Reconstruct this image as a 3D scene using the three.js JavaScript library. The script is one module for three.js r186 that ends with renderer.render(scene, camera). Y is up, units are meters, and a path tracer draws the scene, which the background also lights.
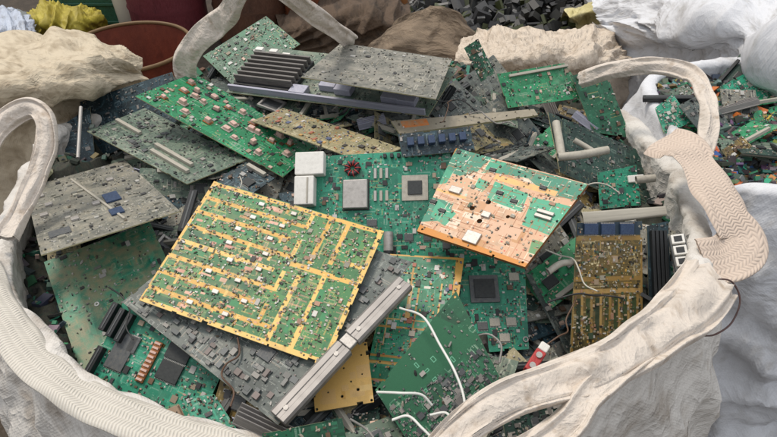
import * as THREE from 'three';
import { mergeGeometries } from 'three/addons/utils/BufferGeometryUtils.js';
import { SimplexNoise } from 'three/addons/math/SimplexNoise.js';
import { RoundedBoxGeometry } from 'three/addons/geometries/RoundedBoxGeometry.js';

// ---------------------------------------------------------------- camera, sky, sun, exposure
const scene = new THREE.Scene();
const camera = new THREE.PerspectiveCamera(40, 777 / 437, 0.02, 200);
camera.position.set(0, 1.5428, 0.766);
camera.lookAt(0, 0.9, 0);
const renderer = new THREE.WebGLRenderer({ antialias: true });
renderer.toneMapping = THREE.LinearToneMapping;
renderer.toneMappingExposure = 1.3;
renderer.shadowMap.enabled = true;
{ // an even overcast sky, a little brighter overhead
  const W = 64, H = 32, d = new Float32Array(W * H * 4);
  for (let j = 0; j < H; j++) for (let i = 0; i < W; i++) {
    const el = Math.max(0, Math.sin(((j + 0.5) / H - 0.5) * Math.PI));
    const k = 0.16 + 0.84 * el;
    d.set([0.97 * k, 0.99 * k, 1.03 * k, 1], (j * W + i) * 4);
  }
  const t = new THREE.DataTexture(d, W, H, THREE.RGBAFormat, THREE.FloatType);
  t.mapping = THREE.EquirectangularReflectionMapping; t.minFilter = t.magFilter = THREE.LinearFilter; t.needsUpdate = true;
  scene.background = t; scene.environment = t;
  scene.backgroundIntensity = 1.0; scene.environmentIntensity = 1.0;
}
const sun = new THREE.DirectionalLight(0xfff3e2, 1.5);
sun.position.set(-1.6, 5, -1.4); sun.target.position.set(0, 0.9, 0);
sun.castShadow = true; sun.shadow.radius = 24; sun.shadow.mapSize.set(2048, 2048);
sun.shadow.camera.left = -4; sun.shadow.camera.right = 4; sun.shadow.camera.top = 4; sun.shadow.camera.bottom = -4;
sun.shadow.camera.near = 0.5; sun.shadow.camera.far = 14;
scene.add(sun, sun.target);

// ---------------------------------------------------------------- measured layout (metres, quaternions)
const D = { boards: {}, straps: {}, cloth: {}, pt: {} };
D.boards.ntea = {"p":[0.8647,0.8603,-0.5328,0.2523,0.229,0.0634,0.938,0.138,0.0761],"q":[[-0.0632,-0.0356],[0.0612,-0.04],[0.0765,0.0406],[-0.0746,0.0351]],"f":{}};
D.boards.ngreen = {"p":[0.6297,0.8602,-0.4086,0.2555,0.1641,0.0993,0.9476,0.0592,0.0701],"q":[[-0.0231,-0.0282],[0.0296,-0.0431],[0.0311,0.0349],[-0.0373,0.0363]],"f":{}};
D.boards.nbeige = {"p":[0.7109,0.8401,-0.5327,0.2135,0.2557,0.0043,0.9429,0.0633,0.0487],"q":[[-0.0294,-0.0247],[0.0299,-0.0241],[0.0335,0.0238],[-0.0339,0.025]],"f":{}};
D.boards.ngreen2 = {"p":[0.8818,0.8402,-0.4296,0.2216,0.1369,-0.0191,0.9653,0.1069,0.0534],"q":[[-0.0494,-0.0246],[0.059,-0.0319],[0.0496,0.0279],[-0.0587,0.0283]],"f":{}};
D.boards.norange = {"p":[0.7153,0.8601,-0.2716,0.2149,0.2999,0.0138,0.9294,0.0691,0.0279],"q":[[-0.0308,-0.0139],[0.0349,-0.0146],[0.0344,0.0136],[-0.0384,0.0148]],"f":{}};
D.boards.navy = {"p":[-0.5754,0.8602,-0.4097,0.3436,0.1273,0.1142,0.9234,0.2372,0.1318],"q":[[-0.1072,-0.0709],[0.1173,-0.0598],[0.1195,0.0546],[-0.1291,0.0764]],"f":{}};
D.boards.blackleft = {"p":[-0.6723,0.8332,-0.2981,0.3164,0.1705,0.014,0.9331,0.1013,0.1411],"q":[[-0.0369,-0.0497],[0.0604,-0.0915],[0.0407,0.0497],[-0.0625,0.0899]],"f":{}};
D.boards.loopgreen = {"p":[0.1826,0.9003,0.37,0.2251,0.1024,0.0231,0.9687,0.0943,0.0541],"q":[[-0.0441,-0.0254],[0.0508,-0.0291],[0.0441,0.026],[-0.0502,0.0284]],"f":{}};
D.boards.backgreen = {"p":[-0.342,0.9013,-0.6514,0.1495,0.3391,0.1063,0.9227,0.1959,0.1489],"q":[[-0.0978,-0.0757],[0.0973,-0.073],[0.0984,0.0736],[-0.0981,0.0752]],"f":{}};
D.boards.chassis = {"p":[-0.1164,0.9159,-0.4691,0.0826,-0.1888,0.0571,0.9769,0.5031,0.174],"q":[[-0.2618,-0.0929],[0.2578,-0.0845],[0.2459,0.0845],[-0.2421,0.0925]],"f":{"fins":[[-0.236,-0.028],[-0.0643,-0.0235],[-0.0826,0.0636],[-0.2284,0.0515]],"cans":[[-0.0009,0.0342],[0.0394,0.0415],[0.1533,0.0488],[0.1907,0.0521],[-0.0604,0.0669]],"white":[[-0.2283,-0.0545],[-0.1876,-0.0525],[-0.1487,-0.042]]}};
D.boards.greyback = {"p":[-0.0125,0.9857,-0.3803,-0.0471,-0.1262,-0.0248,0.9906,0.2616,0.2263],"q":[[-0.125,-0.109],[0.127,-0.1116],[0.1336,0.1122],[-0.1352,0.1104]],"f":{}};
D.boards.longgreen = {"p":[-0.3193,0.9082,-0.2966,-0.0156,-0.2396,-0.1322,0.9617,0.3466,0.147],"q":[[-0.1679,-0.0797],[0.1709,-0.0634],[0.1754,0.0656],[-0.1779,0.0784]],"f":{}};
D.boards.slategreen = {"p":[-0.4504,0.884,-0.2532,-0.0415,-0.3258,-0.0022,0.9445,0.3309,0.1352],"q":[[-0.1685,-0.0698],[0.1725,-0.0632],[0.1586,0.0633],[-0.1615,0.0707]],"f":{}};
D.boards.strip_stand = {"p":[0.1933,0.98,-0.427,0.4314,0.1373,0.2484,0.8563,0.0343,0.0811],"q":[[-0.0168,-0.0399],[0.0174,-0.0411],[0.0168,0.0396],[-0.0174,0.0415]],"f":{}};
D.boards.green_stand = {"p":[0.3264,0.9304,-0.411,0.3186,0.1496,-0.0374,0.9353,0.1755,0.0853],"q":[[-0.0875,-0.0426],[0.073,-0.0405],[0.1013,0.0468],[-0.0873,0.037]],"f":{}};
D.boards.dark_stand = {"p":[0.4522,0.906,-0.3779,0.3405,0.1044,0.0673,0.932,0.0741,0.1501],"q":[[-0.0407,-0.0742],[0.033,-0.0754],[0.0399,0.0912],[-0.0326,0.0583]],"f":{}};
D.boards.edge_board = {"p":[0.4616,0.8602,-0.188,0.1467,-0.0405,-0.2051,0.9668,0.3308,0.1543],"q":[[-0.1773,-0.072],[0.1685,-0.0778],[0.1593,0.084],[-0.1531,0.0677]],"f":{}};
D.boards.thinplate = {"p":[0.158,0.9203,-0.2848,0.0414,0.1088,-0.007,0.9932,0.2953,0.0342],"q":[[-0.1516,-0.0233],[0.1475,-0.0101],[0.1474,0.0115],[-0.1438,0.0219]],"f":{}};
D.boards.greenleft = {"p":[-0.4123,0.865,0.1377,0.1122,0.2713,0.0334,0.9554,0.1671,0.2282],"q":[[-0.0835,-0.1198],[0.085,-0.1077],[0.0822,0.1065],[-0.0832,0.1207]],"f":{}};
D.boards.dustyleft = {"p":[-0.5038,0.9126,-0.0391,-0.1514,0.2924,0.0225,0.944,0.1894,0.3972],"q":[[-0.0926,-0.1923],[0.0918,-0.1986],[0.0963,0.1991],[-0.0958,0.1959]],"f":{"chip":[[0.0263,0.0322],[0.0198,0.1129]],"chipb":[[-0.0647,0.1286]]}};
D.boards.connboard = {"p":[-0.3138,0.8626,0.263,0.2344,-0.1852,-0.0176,0.9542,0.1766,0.1206],"q":[[-0.0935,-0.0626],[0.0872,-0.0588],[0.0894,0.0615],[-0.0839,0.0594]],"f":{"conn":[[-0.0959,-0.0306],[-0.0818,-0.0267],[-0.0672,-0.0246],[-0.0828,0.0302]],"chip":[[0.0196,-0.0231],[0.0199,0.0057],[-0.057,0.0059],[-0.0461,-0.0086]],"strip":[[-0.0129,0.0038]]}};
D.boards.yellowback = {"p":[-0.1294,0.9297,-0.2194,-0.0431,-0.3656,0.0614,0.9277,0.3364,0.0834],"q":[[-0.1664,-0.0386],[0.1744,-0.0393],[0.1613,0.0382],[-0.1673,0.0414]],"f":{}};
D.boards.centre = {"p":[-0.0051,0.9099,-0.0175,0.334,-0.0195,0.0585,0.9406,0.2712,0.1909],"q":[[-0.1406,-0.0932],[0.14,-0.0978],[0.1315,0.0977],[-0.1309,0.0933]],"f":{"shield":[[-0.0503,-0.0227]],"toroid":[[-0.0559,-0.0685]],"white":[[-0.1278,-0.0765],[-0.1355,-0.0289]],"bga":[[0.05,-0.0316]],"cyl":[[0.0058,0.0607]]}};
D.boards.bgaboard = {"p":[0.142,0.8451,0.1299,0.2415,0.0277,-0.0247,0.9697,0.148,0.1646],"q":[[-0.0801,-0.0858],[0.0807,-0.0791],[0.0681,0.0794],[-0.0686,0.0855]],"f":{"bga":[[0.0086,-0.0159]]}};
D.boards.goldgreen = {"p":[0.0408,0.8584,0.179,0.1399,-0.093,0.063,0.9838,0.1163,0.2131],"q":[[-0.0573,-0.1055],[0.0605,-0.1074],[0.0563,0.1027],[-0.0584,0.1105]],"f":{}};
D.boards.goldteal = {"p":[0.1586,0.9767,0.0596,0.1478,-0.3035,0.1173,0.934,0.2026,0.164],"q":[[-0.1152,-0.0835],[0.1123,-0.0814],[0.0911,0.08],[-0.0882,0.0853]],"f":{}};
D.boards.goldplate = {"p":[-0.0639,0.8544,0.2781,0.1526,0.0707,0.0172,0.9856,0.0793,0.085],"q":[[-0.0397,-0.0426],[0.0403,-0.0424],[0.039,0.0418],[-0.0396,0.0432]],"f":{}};
D.boards.grey_under = {"p":[-0.1771,0.922,0.1826,0.093,0.4658,0.0726,0.877,0.2588,0.2941],"q":[[-0.1222,-0.1558],[0.0984,-0.1285],[0.1514,0.1527],[-0.1339,0.1407]],"f":{"rail":[[0.1113,0.1666],[0.0055,0.1531],[-0.0117,0.1525],[-0.1289,0.1397]]}};
D.boards.main = {"p":[-0.1748,0.9473,0.1573,0.135,-0.1701,-0.0178,0.976,0.2786,0.2165],"q":[[-0.1417,-0.1086],[0.1399,-0.1085],[0.1389,0.1091],[-0.1376,0.1076]],"f":{}};
D.boards.blackcol = {"p":[0.4201,0.8807,0.1054,0.3545,-0.0261,0.0448,0.9336,0.0335,0.1509],"q":[[-0.0151,-0.0715],[0.017,-0.0795],[0.017,0.0706],[-0.0188,0.0804]],"f":{}};
D.boards.blueconn = {"p":[0.0799,0.9958,-0.0849,0.3151,0.0526,0.0158,0.9475,0.1221,0.0413],"q":[[-0.0621,-0.0209],[0.0597,-0.0202],[0.0623,0.0211],[-0.0601,0.0201]],"f":{}};
D.boards.rf = {"p":[0.3269,0.8797,0.1564,0.432,0.0433,-0.0893,0.8964,0.1142,0.2218],"q":[[-0.0514,-0.1098],[0.0548,-0.112],[0.059,0.1058],[-0.0624,0.1155]],"f":{"chip":[[-0.0305,-0.1008],[-0.0029,-0.1005],[0.0283,-0.1003]]}};
D.boards.teal_small = {"p":[0.4241,0.8745,-0.1183,0.3253,0.0332,0.031,0.9445,0.0739,0.0719],"q":[[-0.0345,-0.0319],[0.039,-0.0404],[0.0353,0.0358],[-0.0396,0.0365]],"f":{}};
D.boards.greencorner = {"p":[-0.269,0.8747,0.3648,0.1442,0.2559,-0.0274,0.9555,0.0398,0.0488],"q":[[-0.0237,-0.0275],[0.0178,-0.0218],[0.0226,0.0311],[-0.0171,0.0186]],"f":{}};
D.boards.greencorner2 = {"p":[-0.2188,0.875,0.358,0.0998,0.2832,-0.0414,0.953,0.0401,0.0746],"q":[[-0.0206,-0.0442],[0.0155,-0.0302],[0.0244,0.0419],[-0.02,0.0331]],"f":{}};
D.boards.edgegreen = {"p":[-0.0949,0.9101,0.4043,0.3222,0.0965,0.0106,0.9417,0.0917,0.0311],"q":[[-0.047,-0.0158],[0.0451,-0.0154],[0.0466,0.016],[-0.0447,0.0152]],"f":{}};
D.boards.darkfront = {"p":[0.0629,0.8962,0.3152,0.2798,-0.426,0.0032,0.8603,0.1155,0.1529],"q":[[-0.0684,-0.0958],[0.0499,-0.0595],[0.0647,0.0817],[-0.047,0.0689]],"f":{}};
D.fill = [
[0.2782,0.7958,0.1784,0.0895,0.1361,-0.1334,0.9776,0.0862,0.0862,7],
[-0.0171,0.8063,0.3096,0.0586,0.2945,-0.1295,0.945,0.1105,0.0884,2],
[0.1405,0.8583,0.3531,0.0269,0.2546,-0.0455,0.9656,0.0805,0.0805,7],
[0.1109,0.866,0.3409,-0.0472,0.4914,0.2152,0.8426,0.1614,0.0605,3],
[0.2496,0.831,-0.5268,-0.0015,0.3071,-0.0122,0.9516,0.1,0.08,2],
[0.3672,0.8562,-0.1297,-0.1794,-0.807,-0.2488,0.5046,0.09,0.06,4],
[-0.2625,0.871,-0.4359,-0.0123,-0.1572,-0.1061,0.9818,0.05,0.05,13],
[-0.3356,0.8489,-0.2903,0.2745,-0.4794,0.149,0.8201,0.12,0.07,1],
[0.214,0.874,-0.5058,0.2211,0.1744,0.2867,0.9157,0.14,0.1,0],
[-0.0329,0.8042,0.3323,0.2643,0.0447,-0.0177,0.9632,0.141,0.0976,5],
[0.2857,0.823,0.0944,0.0091,-0.9753,-0.2148,0.0507,0.1,0.08,2],
[0.4591,0.8419,-0.0995,0.1681,0.7196,-0.1015,0.6661,0.0764,0.0143,9],
[-0.5395,0.8636,0.0329,0.1131,0.8312,-0.0341,0.5432,0.1117,0.0508,6],
[0.089,0.8183,0.3406,-0.0655,-0.7653,-0.3875,0.5098,0.1315,0.091,5],
[0.2236,0.8315,-0.398,-0.0041,-0.5728,-0.3171,0.7559,0.16,0.06,3],
[0.3197,0.7771,0.2239,0.094,0.4462,0.0779,0.8866,0.0843,0.0157,9],
[-0.0095,0.8647,-0.3118,0.3522,0.7008,-0.1313,0.6062,0.11,0.05,6],
[-0.2206,0.8318,-0.1743,0.2998,0.6451,-0.0448,0.7014,0.1471,0.1051,0],
[-0.3891,0.8496,-0.5522,-0.0053,0.7115,-0.0791,0.6982,0.14,0.1,0],
[0.319,0.8375,-0.2924,-0.1474,-0.7634,-0.3548,0.5192,0.08,0.08,7],
[0.2173,0.8262,0.272,-0.1824,-0.927,-0.2001,0.2596,0.1,0.08,2],
[-0.1686,0.8342,0.3327,-0.0231,0.7296,0.1246,0.672,0.16,0.06,3],
[0.2404,0.8212,-0.3809,0.0951,-0.7293,-0.0277,0.677,0.12,0.07,1],
[0.2784,0.8657,0.0911,0.1436,0.2197,0.2397,0.9347,0.12,0.07,1],
[-0.1718,0.8476,0.3633,0.0908,0.9895,0.0564,0.0976,0.0625,0.025,11],
[0.4297,0.8291,-0.1154,0.1958,0.4834,0.1853,0.8328,0.11,0.05,6],
[-0.1082,0.825,0.3152,0.0723,0.9307,0.0564,0.3542,0.0818,0.0818,7],
[-0.4502,0.8361,-0.0607,0.182,0.8284,-0.2543,0.4647,0.14,0.1,0],
[0.3058,0.8215,-0.3972,0.0109,-0.9284,-0.178,0.3261,0.075,0.014,9],
[0.2577,0.7771,0.231,0.269,-0.4751,-0.2097,0.8111,0.1152,0.0922,2],
[-0.2469,0.8523,-0.16,0.2296,0.6405,0.0491,0.7312,0.104,0.0832,2],
[-0.2087,0.8632,-0.4317,0.0136,0.6111,0.0274,0.791,0.16,0.06,3],
[0.2409,0.7909,0.1508,-0.0062,-0.7988,-0.1079,0.5918,0.112,0.0896,2],
[-0.1381,0.8413,-0.434,-0.1845,0.3128,-0.0575,0.9299,0.12,0.07,1],
[0.114,0.876,-0.4091,0.0815,0.3043,0.3747,0.872,0.11,0.014,8],
[-0.3837,0.8479,-0.0147,-0.0313,0.0133,0.0736,0.9967,0.16,0.06,3],
[0.2026,0.7814,0.1978,-0.1072,-0.9802,-0.1041,0.1297,0.0894,0.0894,7],
[0.2305,0.8427,0.0589,0.135,0.4664,0.0651,0.8718,0.1365,0.0945,5],
[-0.0353,0.8721,-0.3478,0.0808,-0.9927,-0.0151,0.0884,0.06,0.024,11],
[0.1578,0.8673,-0.499,0.2198,0.2789,0.0786,0.9315,0.075,0.014,9],
[-0.182,0.8356,-0.1823,0.0233,0.9658,0.1706,0.194,0.1,0.08,2],
[0.2346,0.853,-0.4316,-0.0069,0.8979,0.1279,0.4212,0.13,0.09,5],
[0.3301,0.853,-0.3628,0.32,0.3104,-0.1039,0.8891,0.11,0.014,8],
[-0.0867,0.825,0.3152,0.0632,0.4553,-0.1323,0.8782,0.0798,0.0149,9],
[0.2462,0.875,-0.236,-0.123,-0.4682,0.1845,0.8554,0.14,0.1,0],
[0.3132,0.8403,0.0178,-0.1074,-0.9856,-0.1053,0.0768,0.11,0.014,8],
[0.2304,0.8132,0.1201,-0.0724,0.9962,0.0208,0.0431,0.1731,0.0649,3],
[0.2552,0.8666,-0.3405,0.1465,0.8438,0.2958,0.4232,0.1413,0.1009,0],
[-0.3726,0.8457,-0.0495,0.1636,-0.9537,-0.0451,0.2482,0.1,0.08,2],
[0.4024,0.8333,-0.0752,-0.0253,0.9947,0.0967,0.0253,0.1036,0.0829,2],
[-0.1393,0.8143,0.3324,-0.2841,-0.8626,-0.1036,0.4055,0.1211,0.0706,1],
[-0.0169,0.8332,0.3021,-0.1668,0.1599,0.235,0.9441,0.1136,0.0145,8],
[0.1488,0.8329,0.2766,0.0772,0.2876,0.1295,0.9458,0.11,0.05,6],
[0.1629,0.7937,0.2069,-0.0469,0.78,-0.0111,0.6239,0.1182,0.015,8],
[-0.1628,0.8268,-0.4959,-0.1738,0.0285,-0.015,0.9842,0.14,0.1,0],
[-0.0553,0.8173,0.3042,-0.0557,-0.6912,0.1857,0.6962,0.1334,0.0923,5],
[0.3178,0.8713,0.0014,0.1049,-0.6919,0.1477,0.6989,0.075,0.014,9],
[-0.3552,0.8295,-0.1774,0.1594,0.049,0.3117,0.9354,0.1286,0.075,1],
[-0.5338,0.832,-0.0114,0.2423,-0.6124,-0.1762,0.7316,0.11,0.014,8],
[0.2073,0.8578,-0.2917,-0.0642,-0.9665,-0.0134,0.2481,0.11,0.05,6],
[0.2346,0.82,0.0916,-0.0412,-0.833,-0.0362,0.5506,0.0852,0.0852,7],
[0.1978,0.8531,0.2647,-0.2394,-0.9335,0.1072,0.2444,0.11,0.014,8],
[0.2986,0.8256,-0.029,0.1892,-0.9087,-0.1089,0.3559,0.12,0.07,1],
[-0.1864,0.8537,0.3332,0.3046,-0.1505,0.0616,0.9385,0.093,0.062,4],
[-0.0929,0.8311,-0.4334,0.3664,-0.8518,-0.0074,0.3743,0.06,0.024,11],
[-0.243,0.8567,-0.4802,0.302,-0.225,0.2021,0.9041,0.1338,0.0926,5],
[0.2022,0.7497,0.2264,0.3839,-0.5284,0.059,0.755,0.1119,0.0895,2],
[-0.011,0.8277,0.3518,-0.1645,-0.4429,0.0296,0.8809,0.0938,0.0625,4],
[-0.0539,0.8398,-0.3676,0.0456,0.8992,0.0948,0.4248,0.05,0.05,13],
[0.1055,0.8484,0.3583,0.2097,-0.8177,-0.0199,0.5357,0.13,0.09,5],
[-0.2019,0.856,0.3049,0.0664,-0.8304,-0.0005,0.5532,0.11,0.014,8],
[0.1562,0.8779,-0.3883,0.2154,-0.4216,-0.0855,0.8767,0.14,0.1,0],
[0.2514,0.7781,0.1723,0.1067,-0.7067,0.0201,0.6991,0.1483,0.1027,5],
[-0.4667,0.8274,-0.422,0.3344,0.0235,0.1808,0.9246,0.13,0.09,5],
[-0.4029,0.8381,-0.3541,0.0431,0.9923,0.1033,0.0531,0.12,0.07,1],
[-0.2849,0.8464,-0.443,-0.0889,-0.8026,-0.2879,0.5148,0.1427,0.1019,0],
[-0.0319,0.7916,0.1751,-0.1467,0.8435,-0.1432,0.4965,0.1198,0.0545,6],
[0.1856,0.7817,0.2272,0.0947,0.7206,0.0819,0.6819,0.0856,0.0856,7],
[0.3309,0.8464,-0.2355,-0.0472,-0.9837,0.0309,0.1706,0.11,0.05,6],
[0.1896,0.874,-0.297,0.1532,0.4156,-0.2169,0.8699,0.11,0.05,6],
[0.3332,0.8485,-0.4217,0.1245,0.9605,-0.1797,0.1719,0.14,0.1,0],
[-0.2703,0.8762,-0.1404,0.0205,0.9454,0.026,0.3241,0.08,0.08,7],
[0.2571,0.8701,-0.2014,-0.1575,-0.9024,-0.0441,0.3987,0.16,0.06,3],
[0.2807,0.811,0.1266,-0.1375,-0.5023,-0.2751,0.8081,0.1424,0.1017,0],
[-0.2378,0.8148,0.2707,0.2437,0.0625,-0.2797,0.9265,0.0827,0.0827,7],
[0.1302,0.8578,-0.4974,0.0606,0.9653,0.1649,0.1934,0.11,0.05,6],
[-0.0318,0.8227,0.1531,-0.1303,0.489,0.1917,0.8409,0.095,0.0634,4],
[-0.387,0.8626,-0.1462,-0.09,-0.9433,-0.3152,0.0532,0.1623,0.0609,3],
[-0.3313,0.8261,-0.2502,-0.291,-0.8882,-0.0689,0.3487,0.13,0.09,5],
[0.4183,0.849,0.0653,0.1739,0.6703,0.2588,0.6734,0.075,0.014,9],
[0.3176,0.8689,-0.0549,0.1182,-0.1714,-0.0273,0.9777,0.11,0.05,6],
[-0.2171,0.8202,0.3122,0.1986,0.5377,-0.2695,0.7738,0.11,0.014,8],
[0.3093,0.8343,-0.4826,0.0855,-0.9299,-0.2157,0.2854,0.1,0.08,2],
[0.1339,0.8322,0.3076,-0.0049,0.1496,-0.1092,0.9827,0.1664,0.0624,3],
[-0.2382,0.8266,-0.2353,0.0141,0.5791,0.1971,0.791,0.11,0.05,6],
[0.2582,0.837,0.0898,0.0212,0.9871,0.1284,0.0937,0.1168,0.0531,6],
[-0.3504,0.8465,-0.4988,0.164,0.0145,-0.066,0.9841,0.13,0.09,5],
[0.3842,0.8294,-0.115,-0.0028,-0.9113,0.2275,0.3431,0.1353,0.0937,5],
[0.4221,0.866,-0.3579,0.2163,0.9315,-0.1024,0.2741,0.0612,0.0245,11],
[0.242,0.7837,0.2142,0.049,0.9404,0.1053,0.3195,0.169,0.0634,3],
[-0.5811,0.7701,-0.361,0.2322,0.5523,-0.0867,0.7959,0.1126,0.0901,2],
[0.3387,0.8617,-0.2857,0.092,0.3655,0.0624,0.9241,0.12,0.07,1],
[0.2671,0.833,0.0491,0.0503,0.5583,-0.0015,0.8281,0.08,0.08,7],
[0.2758,0.7872,0.1396,-0.0392,0.261,-0.0425,0.9636,0.1521,0.1086,0],
[-0.3134,0.8231,-0.5413,0.1683,0.9574,-0.2279,0.0561,0.13,0.09,5],
[-0.3918,0.8443,-0.1205,-0.1338,-0.9583,-0.1046,0.2297,0.08,0.08,7],
[-0.2866,0.8603,-0.2155,-0.1149,-0.8642,-0.3048,0.3835,0.11,0.014,8],
[0.1974,0.845,-0.5014,0.2414,-0.9386,-0.1938,0.1524,0.12,0.07,1],
[-0.4574,0.8416,-0.2144,-0.1956,0.94,-0.003,0.2794,0.09,0.06,4],
[0.362,0.8591,-0.4389,-0.026,-0.5103,-0.3247,0.7959,0.09,0.028,10],
[0.1881,0.8226,-0.3147,-0.0907,0.981,0.1541,0.075,0.13,0.09,5],
[-0.1052,0.8337,0.2836,0.2386,0.0954,-0.1795,0.9496,0.0821,0.0821,7],
[-0.4852,0.8485,-0.2325,0.0737,-0.9861,-0.1357,0.0616,0.166,0.0623,3],
[0.3597,0.8591,-0.1636,-0.0086,0.9967,0.0287,0.0756,0.0913,0.0609,4],
[-0.4391,0.8277,-0.1668,-0.1742,-0.1825,-0.2317,0.9395,0.1442,0.103,0],
[-0.4087,0.831,-0.0894,0.1056,-0.3575,-0.2262,0.8999,0.075,0.014,9],
[-0.0532,0.8212,0.3423,0.0621,-0.8189,-0.0406,0.5692,0.114,0.0518,6],
[-0.1508,0.874,-0.0713,-0.0079,0.1291,-0.039,0.9908,0.08,0.08,7],
[0.0147,0.836,0.3566,0.0466,0.2398,-0.0864,0.9659,0.1658,0.0622,3],
[-0.1354,0.7935,0.2954,-0.0721,0.1641,0.195,0.9643,0.1527,0.1091,0],
[-0.1666,0.8583,-0.2046,0.2094,-0.6548,-0.0388,0.7252,0.036,0.03,12],
[0.2191,0.8272,-0.2926,0.0763,0.7571,0.1341,0.6348,0.075,0.014,9],
[0.2577,0.8185,0.1078,0.0444,-0.9898,0.0958,0.0962,0.1016,0.0813,2],
[0.1441,0.8671,-0.3398,0.0695,-0.9744,-0.0799,0.1984,0.09,0.06,4],
[-0.0097,0.8702,-0.351,-0.0922,-0.3318,-0.0009,0.9388,0.16,0.06,3],
[-0.0551,0.8516,-0.4163,0.04,0.7731,0.096,0.6257,0.08,0.08,7],
[0.0048,0.795,0.3088,-0.287,0.8067,-0.1277,0.5006,0.1447,0.1001,5],
[0.1566,0.8352,0.2972,0.0417,0.0911,-0.058,0.9933,0.11,0.014,8],
[-0.0531,0.8502,0.2067,0.2148,-0.4741,0.082,0.85,0.0754,0.0141,9],
[-0.0197,0.8252,0.1308,-0.028,0.6918,-0.2274,0.6848,0.091,0.0607,4],
[0.0172,0.8311,-0.4334,0.0158,0.869,0.3832,0.3126,0.14,0.1,0],
[0.2683,0.7825,0.206,0.0866,0.2089,-0.0073,0.9741,0.159,0.1136,0],
[-0.1938,0.8261,-0.1435,-0.0709,-0.7368,-0.0533,0.6703,0.16,0.06,3],
[-0.146,0.8222,-0.3,-0.2421,0.9455,-0.0391,0.2145,0.14,0.1,0],
[0.1483,0.8463,-0.4801,0.0005,-0.954,-0.0932,0.2848,0.11,0.05,6],
[0.2714,0.8566,-0.4996,0.3467,-0.255,0.1176,0.895,0.075,0.014,9],
[0.3005,0.8354,-0.237,-0.1066,0.9229,-0.0414,0.3677,0.1,0.08,2],
[0.2554,0.8667,0.046,0.047,-0.8689,-0.3815,0.3118,0.101,0.0808,2],
[0.2542,0.8798,-0.4024,-0.092,-0.754,-0.0533,0.6482,0.16,0.06,3],
[-0.01,0.8652,-0.4105,0.3428,0.436,0.131,0.8217,0.1,0.08,2],
[0.1383,0.8283,-0.4562,0.1603,0.4988,0.0623,0.8495,0.1,0.08,2],
[-0.5866,0.8085,-0.3049,0.1196,-0.9542,0.103,0.2541,0.1445,0.1032,0],
[0.2966,0.8682,-0.0231,0.1258,-0.9119,-0.1913,0.3406,0.11,0.014,8],
[0.2542,0.8038,0.1371,0.1808,-0.959,0.2064,0.0711,0.0837,0.0837,7],
[-0.3521,0.874,-0.0488,-0.0466,-0.6866,-0.0789,0.7213,0.11,0.014,8],
[0.1335,0.8299,0.3531,0.0652,0.8807,0.0401,0.4675,0.075,0.014,9],
[-0.3366,0.8533,-0.1847,-0.1431,0.9097,-0.2276,0.3165,0.1,0.08,2],
[0.0166,0.8307,-0.3659,0.0368,0.9776,0.0898,0.1867,0.16,0.06,3],
[-0.5038,0.8402,-0.0129,-0.2054,0.652,0.0157,0.7297,0.1467,0.1048,0],
[-0.0841,0.8486,-0.4574,0.1026,-0.7738,0.2935,0.5518,0.11,0.014,8],
[0.4248,0.8464,-0.4251,0.0552,-0.2209,0.0065,0.9737,0.09,0.06,4],
[0.4199,0.8715,0.0415,0.119,-0.8453,-0.031,0.5199,0.1003,0.0802,2],
[-0.044,0.8115,0.3189,-0.2985,-0.4849,-0.101,0.8158,0.173,0.0649,3],
[-0.368,0.8381,-0.1407,0.0828,0.2904,-0.0123,0.9532,0.09,0.06,4],
[0.1861,0.7824,0.1834,0.206,-0.9483,-0.0655,0.2325,0.0854,0.0159,9],
[0.195,0.844,-0.3944,0.051,-0.882,0.0584,0.4649,0.12,0.07,1],
[-0.1741,0.8432,-0.4306,0.0332,0.7746,0.0351,0.6306,0.08,0.08,7],
[-0.5645,0.8554,0.0436,0.2325,-0.6624,-0.1423,0.6978,0.11,0.014,8],
[-0.1112,0.8448,-0.4458,0.1373,-0.7937,0.2328,0.545,0.12,0.07,1],
[-0.2065,0.807,0.3221,0.2728,0.3102,0.0503,0.9093,0.1477,0.1055,0],
[0.314,0.83,-0.3506,-0.1065,-0.2886,0.0607,0.9496,0.1,0.08,2],
[0.0519,0.8645,-0.3943,-0.0394,-0.9052,-0.0252,0.4224,0.14,0.1,0],
[-0.1232,0.8118,0.2881,-0.1253,0.1827,0.1195,0.9678,0.1642,0.0616,3],
[0.192,0.875,-0.3934,0.1524,0.9079,-0.0205,0.3899,0.11,0.014,8],
[0.3341,0.8545,-0.183,0.2547,0.9024,-0.1035,0.3318,0.14,0.1,0],
[0.2248,0.7877,0.172,0.2847,-0.4823,-0.2068,0.8022,0.0859,0.0859,7],
[-0.479,0.8463,-0.0271,0.1657,0.8573,-0.1628,0.4595,0.075,0.014,9],
[-0.4234,0.8542,-0.3446,-0.1541,0.6982,0.0499,0.6973,0.08,0.08,7],
[-0.4508,0.8441,-0.6047,0.305,-0.8551,-0.1878,0.3748,0.0777,0.0145,9],
[-0.3711,0.8501,0.0282,0.2312,0.5832,-0.2123,0.7492,0.05,0.05,13],
[-0.1947,0.8215,-0.5244,-0.2398,-0.8758,-0.1326,0.3973,0.11,0.05,6],
[-0.4141,0.8425,-0.0422,-0.1132,-0.1219,-0.0311,0.9856,0.075,0.014,9],
[0.3018,0.8514,-0.3992,0.1668,0.9691,0.1807,0.0203,0.14,0.1,0],
[-0.4615,0.8589,-0.1639,0.1744,0.9463,0.2647,0.0637,0.0617,0.0247,11],
[0.3669,0.8164,-0.0953,0.0977,-0.3049,0.2235,0.9206,0.0862,0.0862,7],
[-0.1484,0.8661,0.3687,-0.1795,-0.0559,-0.2515,0.9494,0.09,0.028,10],
[-0.1159,0.8505,-0.3836,-0.1823,0.7915,-0.086,0.5769,0.11,0.05,6],
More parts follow.
